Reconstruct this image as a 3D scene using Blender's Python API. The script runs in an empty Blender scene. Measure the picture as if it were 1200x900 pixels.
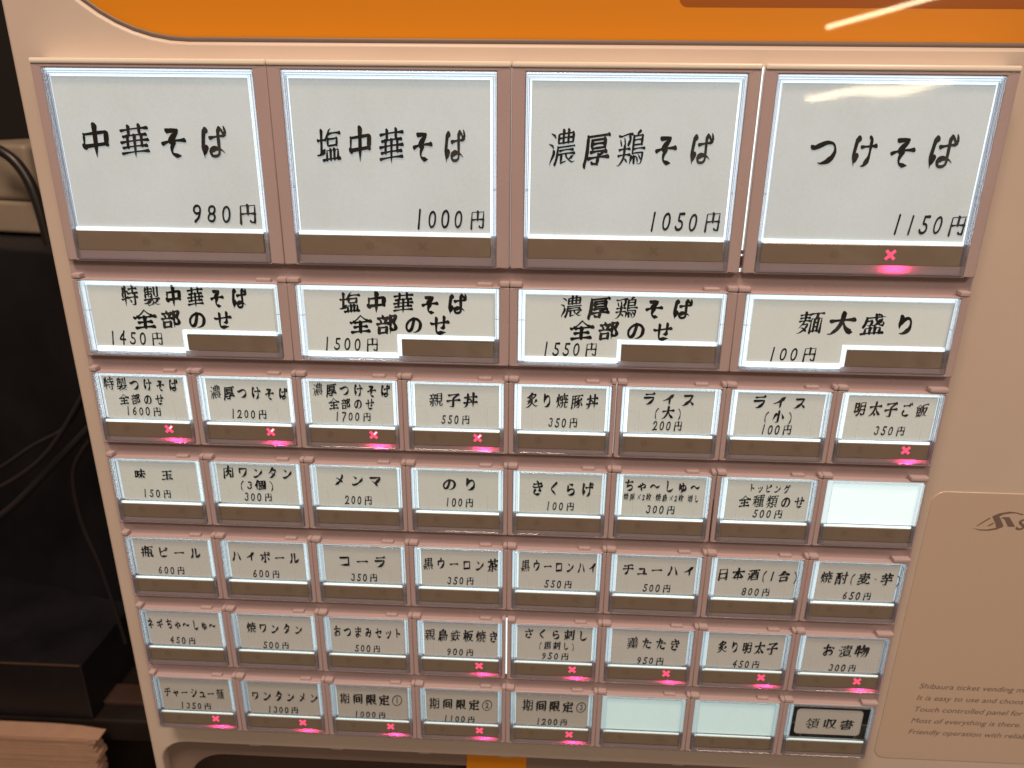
import bpy, bmesh, math, random
from mathutils import Vector, Matrix

C = bpy.context.scene.collection
S = bpy.context.scene
MM = 0.001

# ---------------------------------------------------------------- camera
cam_d = bpy.data.cameras.new("camera")
cam = bpy.data.objects.new("camera", cam_d)
C.objects.link(cam)
rgt, up, bk = Vector((0.998818, 0.047512, 0.010216)), Vector((-0.026058, 0.346164, 0.937812)), Vector((0.04102, -0.93697, 0.346994))
cam.matrix_world = Matrix.Translation((0.155407, -0.235307, 0.016512)) @ Matrix((rgt, up, bk)).transposed().to_4x4()
cam_d.sensor_width = 36.0
cam_d.lens = 882.95 / 1200 * 36
cam_d.clip_start = 0.01
cam_d.clip_end = 50
cam_d.dof.use_dof = True
cam_d.dof.focus_distance = 0.237
cam_d.dof.aperture_fstop = 21.0
S.camera = cam

# ---------------------------------------------------------------- world: a dim warm room
W = bpy.data.worlds.new("World")
S.world = W
W.use_nodes = True
W.node_tree.nodes["Background"].inputs[0].default_value = (0.40, 0.262, 0.175, 1)
W.node_tree.nodes["Background"].inputs[1].default_value = 0.40

S.view_settings.view_transform = 'Standard'
S.view_settings.look = 'None'
S.view_settings.exposure = 0.0
S.view_settings.gamma = 1.0
S.cycles.caustics_reflective = False
S.cycles.caustics_refractive = False
S.cycles.max_bounces = 10
S.cycles.transparent_max_bounces = 16
S.cycles.sample_clamp_indirect = 3.0

# ---------------------------------------------------------------- ceiling lights of the restaurant
def area(name, loc, target, sx, sy, power, col):
    d = bpy.data.lights.new(name, 'AREA')
    d.shape = 'RECTANGLE'; d.size = sx; d.size_y = sy
    d.energy = power; d.color = col
    o = bpy.data.objects.new(name, d); C.objects.link(o)
    o.location = loc
    o.rotation_euler = (Vector(target) - Vector(loc)).to_track_quat('-Z', 'Y').to_euler()
    return o
area("ceiling_light_main", (-0.10, -0.75, 1.45), (0.15, 0, -0.05), 0.6, 0.35, 25, (1.0, 0.74, 0.54))
area("ceiling_light_far", (1.3, -2.2, 1.9), (0.15, 0, -0.1), 0.9, 0.5, 31, (1.0, 0.76, 0.57))

rnd = random.Random(11)

# ---------------------------------------------------------------- materials
def s2l(c):
    return tuple(((v / 255) / 12.92 if v / 255 <= 0.04045 else ((v / 255 + 0.055) / 1.055) ** 2.4) for v in c) + (1,)

def mat(name, base, rough=0.5, metal=0.0, coat=0.0, emit=None, es=0.0, trans=0.0, ior=1.49, spec=0.5,
        grain=0.0, gscale=60.0, bump=0.0, bscale=400.0, mottled=0.0):
    m = bpy.data.materials.new(name); m.use_nodes = True
    nt = m.node_tree; b = nt.nodes["Principled BSDF"]
    b.inputs["Base Color"].default_value = base
    b.inputs["Roughness"].default_value = rough
    b.inputs["Metallic"].default_value = metal
    b.inputs["Coat Weight"].default_value = coat
    b.inputs["Coat Roughness"].default_value = 0.02
    b.inputs["Specular IOR Level"].default_value = spec
    b.inputs["Transmission Weight"].default_value = trans
    b.inputs["IOR"].default_value = ior
    tc = nt.nodes.new("ShaderNodeTexCoord")
    if emit:
        b.inputs["Emission Color"].default_value = emit
        b.inputs["Emission Strength"].default_value = es
    if grain:
        n = nt.nodes.new("ShaderNodeTexNoise"); n.inputs["Scale"].default_value = gscale; n.inputs["Detail"].default_value = 6
        nt.links.new(tc.outputs["Object"], n.inputs["Vector"])
        mr = nt.nodes.new("ShaderNodeMapRange"); mr.inputs[1].default_value = .3; mr.inputs[2].default_value = .7
        mr.inputs[3].default_value = 1 - grain; mr.inputs[4].default_value = 1 + grain
        nt.links.new(n.outputs["Fac"], mr.inputs[0])
        mx = nt.nodes.new("ShaderNodeVectorMath"); mx.operation = 'SCALE'; mx.inputs[0].default_value = base[:3]
        nt.links.new(mr.outputs[0], mx.inputs["Scale"]); nt.links.new(mx.outputs[0], b.inputs["Base Color"])
        rr = nt.nodes.new("ShaderNodeMapRange"); rr.inputs[1].default_value = .3; rr.inputs[2].default_value = .7
        rr.inputs[3].default_value = max(0, rough - .08); rr.inputs[4].default_value = rough + .1
        nt.links.new(n.outputs["Fac"], rr.inputs[0]); nt.links.new(rr.outputs[0], b.inputs["Roughness"])
    if emit and mottled:
        n = nt.nodes.new("ShaderNodeTexNoise"); n.inputs["Scale"].default_value = 24; n.inputs["Detail"].default_value = 3
        n2 = nt.nodes.new("ShaderNodeTexNoise"); n2.inputs["Scale"].default_value = 1400; n2.inputs["Detail"].default_value = 2
        nt.links.new(tc.outputs["Object"], n.inputs["Vector"]); nt.links.new(tc.outputs["Object"], n2.inputs["Vector"])
        ad = nt.nodes.new("ShaderNodeMath"); ad.operation = 'MULTIPLY_ADD'; ad.inputs[1].default_value = .45
        nt.links.new(n2.outputs["Fac"], ad.inputs[0]); nt.links.new(n.outputs["Fac"], ad.inputs[2])
        mr = nt.nodes.new("ShaderNodeMapRange"); mr.inputs[1].default_value = .45; mr.inputs[2].default_value = 1.0
        mr.inputs[3].default_value = es * (1 - mottled); mr.inputs[4].default_value = es * (1 + mottled)
        nt.links.new(ad.outputs[0], mr.inputs[0]); nt.links.new(mr.outputs[0], b.inputs["Emission Strength"])
    if bump:
        n = nt.nodes.new("ShaderNodeTexNoise"); n.inputs["Scale"].default_value = bscale; n.inputs["Detail"].default_value = 3
        nt.links.new(tc.outputs["Object"], n.inputs["Vector"])
        bp = nt.nodes.new("ShaderNodeBump"); bp.inputs["Strength"].default_value = bump; bp.inputs["Distance"].default_value = .0006
        nt.links.new(n.outputs["Fac"], bp.inputs["Height"]); nt.links.new(bp.outputs[0], b.inputs["Normal"])
        if coat: nt.links.new(bp.outputs[0], b.inputs["Coat Normal"])
    return m

def sheet_mat(name, tint, warp):
    """thin clear acrylic sheet: lets light through, mirrors a little at its surface"""
    m = bpy.data.materials.new(name); m.use_nodes = True
    nt = m.node_tree
    for n in list(nt.nodes):
        if n.type != 'OUTPUT_MATERIAL': nt.nodes.remove(n)
    out = nt.nodes["Material Output"]
    tr = nt.nodes.new("ShaderNodeBsdfTransparent"); tr.inputs[0].default_value = tint
    gl = nt.nodes.new("ShaderNodeBsdfGlossy"); gl.inputs["Roughness"].default_value = .04
    fr = nt.nodes.new("ShaderNodeFresnel")
    ge = nt.nodes.new("ShaderNodeNewGeometry"); ir = nt.nodes.new("ShaderNodeMapRange")   # same sheet from both faces
    ir.inputs[3].default_value = 1.49; ir.inputs[4].default_value = 1 / 1.49
    nt.links.new(ge.outputs["Backfacing"], ir.inputs[0]); nt.links.new(ir.outputs[0], fr.inputs["IOR"])
    mx = nt.nodes.new("ShaderNodeMixShader")
    tc = nt.nodes.new("ShaderNodeTexCoord")
    n = nt.nodes.new("ShaderNodeTexNoise"); n.inputs["Scale"].default_value = 28; n.inputs["Detail"].default_value = 1
    nt.links.new(tc.outputs["Object"], n.inputs["Vector"])
    bp = nt.nodes.new("ShaderNodeBump"); bp.inputs["Strength"].default_value = warp; bp.inputs["Distance"].default_value = .001
    nt.links.new(n.outputs["Fac"], bp.inputs["Height"])
    nt.links.new(bp.outputs[0], gl.inputs["Normal"])
    nt.links.new(fr.outputs[0], mx.inputs[0]); nt.links.new(tr.outputs[0], mx.inputs[1]); nt.links.new(gl.outputs[0], mx.inputs[2])
    # soft reflection patches put in as faint noisy haze, like finger smudges
    n2 = nt.nodes.new("ShaderNodeTexNoise"); n2.inputs["Scale"].default_value = 60; n2.inputs["Detail"].default_value = 5; n2.inputs["Roughness"].default_value = .65
    nt.links.new(tc.outputs["Object"], n2.inputs["Vector"])
    mr = nt.nodes.new("ShaderNodeMapRange"); mr.inputs[1].default_value = .48; mr.inputs[2].default_value = .75; mr.inputs[4].default_value = .09
    nt.links.new(n2.outputs["Fac"], mr.inputs[0])
    df = nt.nodes.new("ShaderNodeBsdfDiffuse"); df.inputs[0].default_value = (.8, .8, .8, 1)
    m3 = nt.nodes.new("ShaderNodeMixShader")
    nt.links.new(mr.outputs[0], m3.inputs[0]); nt.links.new(mx.outputs[0], m3.inputs[1]); nt.links.new(df.outputs[0], m3.inputs[2])
    nt.links.new(m3.outputs[0], out.inputs[0])
    return m

def clear_mat(name):
    """thick moulded acrylic: refracts, lets some light straight through and hazes a little"""
    m = bpy.data.materials.new(name); m.use_nodes = True
    nt = m.node_tree; b = nt.nodes["Principled BSDF"]; out = nt.nodes["Material Output"]
    b.inputs["Base Color"].default_value = (.95, .96, 1, 1); b.inputs["Roughness"].default_value = .04
    b.inputs["Transmission Weight"].default_value = 1; b.inputs["IOR"].default_value = 1.45
    d = nt.nodes.new("ShaderNodeBsdfDiffuse"); d.inputs[0].default_value = (.74, .74, .84, 1)
    tp = nt.nodes.new("ShaderNodeBsdfTransparent"); tp.inputs[0].default_value = (.97, .97, 1, 1)
    m1 = nt.nodes.new("ShaderNodeMixShader"); m1.inputs[0].default_value = .55
    m2 = nt.nodes.new("ShaderNodeMixShader"); m2.inputs[0].default_value = .11
    nt.links.new(b.outputs[0], m1.inputs[1]); nt.links.new(tp.outputs[0], m1.inputs[2])
    nt.links.new(m1.outputs[0], m2.inputs[1]); nt.links.new(d.outputs[0], m2.inputs[2])
    nt.links.new(m2.outputs[0], out.inputs[0])
    return m

def faint_mat(name, share):
    m = bpy.data.materials.new(name); m.use_nodes = True
    nt = m.node_tree; b = nt.nodes["Principled BSDF"]; out = nt.nodes["Material Output"]
    b.inputs["Base Color"].default_value = (.75, .72, .68, 1); b.inputs["Roughness"].default_value = .3
    tp = nt.nodes.new("ShaderNodeBsdfTransparent"); mx = nt.nodes.new("ShaderNodeMixShader"); mx.inputs[0].default_value = share
    nt.links.new(tp.outputs[0], mx.inputs[1]); nt.links.new(b.outputs[0], mx.inputs[2]); nt.links.new(mx.outputs[0], out.inputs[0])
    return m

def frosted_mat(name, col):
    """frosted acrylic lip: light from the lamp behind it spreads through"""
    m = bpy.data.materials.new(name); m.use_nodes = True
    nt = m.node_tree; b = nt.nodes["Principled BSDF"]; out = nt.nodes["Material Output"]
    b.inputs["Base Color"].default_value = col; b.inputs["Roughness"].default_value = .18
    t = nt.nodes.new("ShaderNodeBsdfTranslucent"); t.inputs[0].default_value = col
    tp = nt.nodes.new("ShaderNodeBsdfTransparent")
    m1 = nt.nodes.new("ShaderNodeMixShader"); m1.inputs[0].default_value = .55
    m2 = nt.nodes.new("ShaderNodeMixShader"); m2.inputs[0].default_value = .06
    nt.links.new(b.outputs[0], m1.inputs[1]); nt.links.new(t.outputs[0], m1.inputs[2])
    nt.links.new(m1.outputs[0], m2.inputs[1]); nt.links.new(tp.outputs[0], m2.inputs[2])
    nt.links.new(m2.outputs[0], out.inputs[0])
    return m

M = dict(
    body=mat("ivory_plastic", (.61, .525, .475, 1), .38, grain=.03, gscale=25, bump=.05, bscale=2500),
    edge=mat("ivory_edge_plastic", (.62, .50, .38, 1), .4),
    module=mat("button_housing_plastic", (.475, .38, .405, 1), .27, grain=.03, gscale=30, bump=.04, bscale=1800),
    inner=mat("white_inner_wall", (.8, .82, .86, 1), .5),
    orange=mat("orange_acrylic", (.74, .265, .007, 1), .35, coat=1.0, bump=.012, bscale=14),
    dark_orange=mat("dark_orange_reflection", (.36, .095, .004, 1), .35, coat=1.0, bump=.012, bscale=14),
    grey_trim=mat("grey_trim", (.16, .12, .105, 1), .45),
    slot=mat("dark_slot", (.03, .035, .035, 1), .6),
    side=mat("side_acrylic", (.58, .475, .40, 1), .25, coat=.3),
    print_grey=mat("grey_print", (.19, .14, .12, 1), .5),
    ink=mat("black_ink", (.006, .006, .007, 1), .55),
    ink_faded=mat("brownish_ink", (.035, .014, .010, 1), .55),
    strip=mat("smoked_mirror_strip", (.27, .217, .172, 1), .14, metal=.1, spec=.6, grain=.05, gscale=45),
    mark_off=mat("unlit_mark", (.215, .17, .132, 1), .3, spec=.3),
    mark_on=mat("lit_red_mark", (.6, .05, .12, 1), .4, emit=(1, .07, .16, 1), es=1.5, mottled=.25),
    mark_tip=mat("lit_mark_hot_core", (.8, .3, .4, 1), .4, emit=(1, .55, .62, 1), es=1.6),
    glass=clear_mat("clear_acrylic"),
    faint=faint_mat("reflection_line", .38),
    rib=mat("clear_rib_shadow", (.45, .46, .55, 1), .2),
    lip=frosted_mat("frosted_lip", (.72, .62, .70, 1)),
    sheet=sheet_mat("clear_acrylic_sheet", (.975, .985, .99, 1), .22),
    cover_paper=mat("white_card", (.6, .56, .5, 1), .7, emit=(.62, .66, .62, 1), es=.5),
    black=mat("black_cabinet_vinyl", (.0045, .0045, .0075, 1), .5, grain=.25, gscale=18, bump=.3, bscale=900),
    black_edge=mat("box_edge_highlight", (.10, .055, .03, 1), .5),
    wall=mat("dark_wall", (.012, .009, .009, 1), .8),
    shelf=mat("dark_wood", (.05, .028, .022, 1), .5, grain=.2, gscale=20),
    device=mat("cream_device_plastic", (.27, .225, .18, 1), .5, grain=.05),
    cable=mat("black_cable_rubber", (.012, .010, .010, 1), .35),
    cable_grey=mat("grey_cable", (.018, .015, .017, 1), .4),
    leak=mat("light_leak", (.8, .9, .9, 1), .5, emit=(.85, 1, .97, 1), es=1.1),
    leak_dim=mat("dim_light_leak", (.8, .9, .9, 1), .5, emit=(.72, .62, .58, 1), es=.55),
    tube=mat("tube_lamp_glow", (1, 1, 1, 1), .5, emit=(1, .78, .5, 1), es=30),
    sheetpaper=mat("pale_paper", (.42, .27, .20, 1), .7, grain=.05, gscale=90),
    dark_wood=mat("blackened_wood", (.012, .008, .007, 1), .5, grain=.2, gscale=20),
    recess=mat("grey_brown_recess", (.24, .18, .155, 1), .4),
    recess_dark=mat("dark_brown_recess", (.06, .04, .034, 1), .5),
    ridge=mat("cream_edge_highlight", (.88, .83, .76, 1), .22),  # paler than the body: the ridge's highlight is put into its colour
    floor=mat("dark_floor", (.03, .02, .016, 1), .6, grain=.2, gscale=8),
)
PAPER = {}  # paper glow set weaker on lower rows, in place of viewing-angle dimming
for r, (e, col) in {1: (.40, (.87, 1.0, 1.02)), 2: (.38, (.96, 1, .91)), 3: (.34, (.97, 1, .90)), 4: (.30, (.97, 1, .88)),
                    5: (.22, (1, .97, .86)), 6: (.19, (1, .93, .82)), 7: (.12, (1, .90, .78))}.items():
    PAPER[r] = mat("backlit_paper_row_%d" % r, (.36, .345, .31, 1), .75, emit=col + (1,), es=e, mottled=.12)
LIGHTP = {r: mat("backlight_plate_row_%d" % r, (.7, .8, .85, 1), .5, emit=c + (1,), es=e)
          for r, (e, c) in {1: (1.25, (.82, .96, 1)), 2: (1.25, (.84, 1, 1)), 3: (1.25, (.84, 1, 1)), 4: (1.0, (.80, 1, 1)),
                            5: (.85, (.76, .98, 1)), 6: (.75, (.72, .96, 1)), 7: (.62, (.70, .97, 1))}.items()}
BLANK = {4: mat("blank_backlight_bright", (.6, .7, .72, 1), .5, emit=(.80, 1, 1, 1), es=.80, mottled=.05),
         7: mat("blank_backlight_dim", (.55, .68, .70, 1), .5, emit=(.70, 1, 1, 1), es=.42, mottled=.05)}

# ---------------------------------------------------------------- mesh helpers (millimetres in, metres out)
def tag(o, label=None, cat=None, group=None, kind=None):
    if label: o['label'] = label
    if cat: o['category'] = cat
    if group: o['group'] = group
    if kind: o['kind'] = kind
    return o

def link(name, me, m=None, parent=None, smooth=False):
    o = bpy.data.objects.new(name, me); C.objects.link(o)
    if m is not None and not me.materials: me.materials.append(m)
    if parent is not None: o.parent = parent
    if smooth:
        for p in me.polygons: p.use_smooth = True
    return o

def pydata(name, V, F, m, parent=None, smooth=False, mi=None, mats=None):
    me = bpy.data.meshes.new(name)
    me.from_pydata([(x * MM, y * MM, z * MM) for x, y, z in V], [], F)
    if mats:
        for k in mats: me.materials.append(k)
        for p, i in zip(me.polygons, mi): p.material_index = i
    me.update()
    return link(name, me, m, parent, smooth)

def rr(x0, x1, z0, z1, r, n=3):
    """rounded rectangle loop, counter-clockwise seen from -Y; n segments per corner"""
    out = []
    for cx, cz, a0 in ((x1 - r, z1 - r, 0), (x0 + r, z1 - r, 90), (x0 + r, z0 + r, 180), (x1 - r, z0 + r, 270)):
        for k in range(n + 1):
            a = math.radians(a0 + 90 * k / n)
            out.append((cx + r * math.cos(a), cz + r * math.sin(a)))
    return out

def soften(o, ang=38):
    for p in o.data.polygons: p.use_smooth = True
    o.data.set_sharp_from_angle(angle=math.radians(ang))
    return o

def loops(loopz, close_first=False, close_last=False):
    """bridge a list of (points, y) loops; returns V, F"""
    V, F = [], []
    n = len(loopz[0][0])
    for pts, y in loopz:
        V += [(x, y, z) for x, z in pts]
    for k in range(len(loopz) - 1):
        for i in range(n):
            j = (i + 1) % n
            F.append((k * n + i, k * n + j, (k + 1) * n + j, (k + 1) * n + i))
    if close_first: F.append(tuple(range(n))[::-1])
    if close_last: F.append(tuple(range((len(loopz) - 1) * n, len(loopz) * n)))
    return V, F

def box(x0, x1, y0, y1, z0, z1, b=0.0, r=None):
    """box with a bevelled front edge (front = y0)"""
    r = b if r is None else r
    r = max(r, .001)
    if b > 0:
        return loops([(rr(x0, x1, z0, z1, r, 2), y1), (rr(x0, x1, z0, z1, r, 2), y0 + b),
                      (rr(x0 + .3 * b, x1 - .3 * b, z0 + .3 * b, z1 - .3 * b, max(r - .3 * b, .001), 2), y0 + .3 * b),
                      (rr(x0 + b, x1 - b, z0 + b, z1 - b, max(r - b, .001), 2), y0)], True, True)
    V = [(x, y, z) for x in (x0, x1) for y in (y0, y1) for z in (z0, z1)]
    return V, [(0, 1, 3, 2), (4, 6, 7, 5), (0, 4, 5, 1), (2, 3, 7, 6), (0, 2, 6, 4), (1, 5, 7, 3)]

def join(*vf):
    V, F = [], []
    for v, f in vf:
        o = len(V); V += list(v); F += [tuple(i + o for i in q) for q in f]
    return V, F

def ring(outer, inner, y0, y1, b=.5, ro=.6, ri=.4):
    """frame with bevelled outer and inner front edges, wall down to y1 inside and out"""
    X0, X1, Z0, Z1 = outer; x0, x1, z0, z1 = inner; n = 3
    arc = [(rr(X0 + b * (1 - math.cos(a)), X1 - b * (1 - math.cos(a)), Z0 + b * (1 - math.cos(a)), Z1 - b * (1 - math.cos(a)), ro, n),
            y0 + b * (1 - math.sin(a))) for a in (0, .3, .6, .9, 1.2, math.pi / 2)]
    return loops([(rr(X0, X1, Z0, Z1, ro, n), y1)] + arc + [
                  (rr(x0 - .3, x1 + .3, z0 - .3, z1 + .3, ri, n), y0),
                  (rr(x0, x1, z0, z1, ri, n), y0 + .3), (rr(x0, x1, z0, z1, ri, n), y1), (rr(X0, X1, Z0, Z1, ro, n), y1)])

def quad(x0, x1, y, z0, z1):
    return [(x0, y, z0), (x1, y, z0), (x1, y, z1), (x0, y, z1)], [(0, 1, 2, 3)]

# ---------------------------------------------------------------- brush lettering: strokes and layout
def cat(P,n):
    # resample with smoothing but corners kept
    out=[]
    m=len(P)
    def ang(i):
        a=(P[i][0]-P[i-1][0],P[i][1]-P[i-1][1]);b=(P[i+1][0]-P[i][0],P[i+1][1]-P[i][1])
        return abs(math.degrees(math.atan2(a[0]*b[1]-a[1]*b[0],a[0]*b[0]+a[1]*b[1])))
    cor=[i in(0,m-1) or ang(i)>52 for i in range(m)]
    for i in range(m-1):
        p1,p2=P[i],P[i+1]
        p0=P[i-1] if not cor[i] else (2*p1[0]-p2[0],2*p1[1]-p2[1])
        p3=P[i+2] if not cor[i+1] else (2*p2[0]-p1[0],2*p2[1]-p1[1])
        L=math.hypot(p2[0]-p1[0],p2[1]-p1[1]);k=max(1,min(6,int(L/.07+.5)))
        for j in range(k):
            t=j/k;t2=t*t;t3=t2*t
            out.append((tuple(.5*(2*p1[a]+(p2[a]-p0[a])*t+(2*p0[a]-5*p1[a]+4*p2[a]-p3[a])*t2+(3*p1[a]-p0[a]-3*p2[a]+p3[a])*t3) for a in(0,1)),j==0 and cor[i] and i>0))
    out.append((P[-1],False))
    return out
def brush(strokes,W,kana,rnd,digit=False):
    """polygons (list of point lists) of one brushed character"""
    polys=[]
    parts=[]
    for P,f0,f1 in strokes:      # a roof-shaped stroke is brushed as two, both from the apex
        cut=[i for i in range(1,len(P)-1) if not kana and not digit and P[i][1]-P[i-1][1]>.05 and P[i+1][1]-P[i][1]<-.05 and P[i][0]-P[i-1][0]>.05 and P[i+1][0]-P[i][0]>.05]
        if len(cut)==1 and f0 and f1:
            parts.append((P[:cut[0]+1][::-1],0,1));parts.append((P[cut[0]:],0,1))
        else: parts.append((P,f0,f1))
    for P,f0,f1 in parts:
        P=[tuple(p) for p in P]
        dx=P[-1][0]-P[0][0];dy=P[-1][1]-P[0][1]
        L=sum(math.hypot(P[i+1][0]-P[i][0],P[i+1][1]-P[i][1]) for i in range(len(P)-1))
        lx=P[-1][0]-P[-2][0];ly=P[-1][1]-P[-2][1];ll=math.hypot(lx,ly)
        straight=math.hypot(dx,dy)/max(L,1e-6)>.93
        horiz=abs(dy)<.3*abs(dx);vert=abs(dx)<.22*abs(dy)
        closed=math.hypot(dx,dy)<.03 and L>.2
        if digit: prof=lambda t:.95-.12*math.sin(math.pi*t)
        elif kana and not straight: prof=lambda t,f=f1:(1.15-.5*math.sin(math.pi*min(1,t*1.2+.02))+.25*math.sin(2*math.pi*t)**2)*(1 if t<.75 or not f else 1-.85*(t-.75)/.25)
        elif straight and L<.2 and f0 and f1 and not horiz and not vert: prof=lambda t:.45+.85*t if t<.85 else 1.17-.9*(t-.85)/.15*.5
        elif horiz: prof=(lambda t:.62+.25*t) if L<.22 else (lambda t:(.95-.45*min(1,t/.25)) if t<.55 else .5+.62*((t-.55)/.45)**2.2)
        elif vert: prof=(lambda t,f=f1:(1.35-.3*min(1,t/.2)) if t<.6 or not f else 1.05-.95*((t-.6)/.4)**1.3 if L>.45 else 1.25-.15*t)
        elif dx<0 and straight: prof=(lambda t,f=f1:(1.3-1.15*t**1.2) if f else 1.15-.5*t)
        elif dx>0 and straight: prof=(lambda t,f=f1:(.4+1.2*(t/.78)**1.5) if t<.78 else (1.6-1.4*(t-.78)/.22 if f else 1.25))
        else:
            e=.3 if (f1 and (lx<0 or ly>0) ) else .8
            prof=lambda t,e=e:1.05-.15*math.sin(math.pi*t) if t<.75 else 1.0-(1.0-e)*(t-.75)/.25
        # stretch tapered ends
        S=cat(P,0)
        if horiz and not digit and straight:  # arch
            S=[((x,y+.018*math.sin(math.pi*i/max(1,len(S)-1))),c) for i,((x,y),c) in enumerate(S)]
        ptsx=[s[0] for s in S];n=len(ptsx)
        cum=[0]
        for i in range(1,n):cum.append(cum[-1]+math.hypot(ptsx[i][0]-ptsx[i-1][0],ptsx[i][1]-ptsx[i-1][1]))
        T=max(cum[-1],1e-6)
        a0=math.radians(-52);ca,sa=math.cos(a0),math.sin(a0)
        asp=.62 if not digit else .8
        def sup(nx,ny,r):   # support of nib ellipse in direction n
            u=nx*ca+ny*sa;v=-nx*sa+ny*ca
            return r*math.sqrt(u*u+asp*asp*v*v)
        def disc(p,r):
            return [(p[0]+r*(math.cos(q)*ca-asp*math.sin(q)*sa),p[1]+r*(math.cos(q)*sa+asp*math.sin(q)*ca)) for q in [2*math.pi*k/10 for k in range(10)]]
        Lf=[];Rt=[];rad=[]
        for i in range(n):
            a=ptsx[max(0,i-1)];b=ptsx[min(n-1,i+1)];d=(b[0]-a[0],b[1]-a[1]);l=math.hypot(*d) or 1;nx,ny=-d[1]/l,d[0]/l
            r=W*.5*prof(cum[i]/T)*(1+rnd.uniform(-.06,.06));rad.append(r)
            # local direction modulation
            hz=abs(d[0])/l
            if not straight and not kana and not digit: r*=1.2-.58*hz
            s=sup(nx,ny,r)
            Lf.append((ptsx[i][0]+nx*s,ptsx[i][1]+ny*s));Rt.append((ptsx[i][0]-nx*s,ptsx[i][1]-ny*s))
        for i in range(n-1):
            polys.append([Lf[i],Rt[i],Rt[i+1],Lf[i+1]])
        polys.append(disc(ptsx[0],rad[0]));polys.append(disc(ptsx[-1],rad[-1]))
        for i in range(1,n-1):
            if S[i][1]:polys.append(disc(ptsx[i],rad[i]*1.12))
    return polys
KANA=set('そばつけのせラりイスごワンタメマきくらげちゃ〜しゅトッピグビールハボコウロチュネギおつまみセさたャシー')
def place(text,S,size,rnd,digw=.52,track=1.0,kbold=1.0):
    """lay out one line; returns polys in em*size units, x from 0, width"""
    x=0;out=[]
    for ch in text:
        if ch in '　 ':x+=size*(.9 if ch=='　' else .45)*track;continue
        st=S[ch];dg=ch in '0123456789';kn=ch in KANA
        n=len(st)
        W=(.108 if kn else max(.082,.135-.0045*n)) *(kbold if n<9 or kn else 1+(kbold-1)*(.72 if n<13 else .5))
        if dg:W=.098*kbold
        if ch in '()·×':W=.06*kbold
        if ch in '①②③':W=.072*min(kbold,1.1)
        ps=brush(st,W,kn or ch in '()·×',rnd,dg or ch in'①②③')
        adv=1.0;sx=.80;sh=.05;rise=.12;y0=0
        if dg:adv=digw;sx=.72;sh=.12;rise=0
        elif kn:sx=.73;rise=.07;sh=.03;k0=.93
        if ch in'()':adv=.5;rise=0
        if ch in'·':adv=.5
        if ch in 'ゃゅッャュ':adv=.8
        if ch=='円':rise=.06
        cx=.5 if not dg else .28
        k=(1+rnd.uniform(-.05,.05))*(.97 if kn else 1);jy=rnd.uniform(-.015,.015)
        if ch in '()·×' or dg:
            ax=[q[0] for p,_,_ in st for q in p]
            cx=(min(ax)+max(ax))/2
        pr=text[-1]=='円' and text[0].isdigit()
        if ch=='円' and pr: k*=.80;sx*=1.0;W*=.8
        for p in ps:
            q=[]
            for (a,b) in p:
                a-=cx;b-=.355 if pr else .38
                X=a*sx*k+b*sh;Y=b*k*(1.0)+a*rise*k
                q.append((x+size*(X+adv*.5*track),size*(Y+(.355 if pr else .38)+jy)))
            out.append(q)
        x+=size*adv*track
    return out,x

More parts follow.
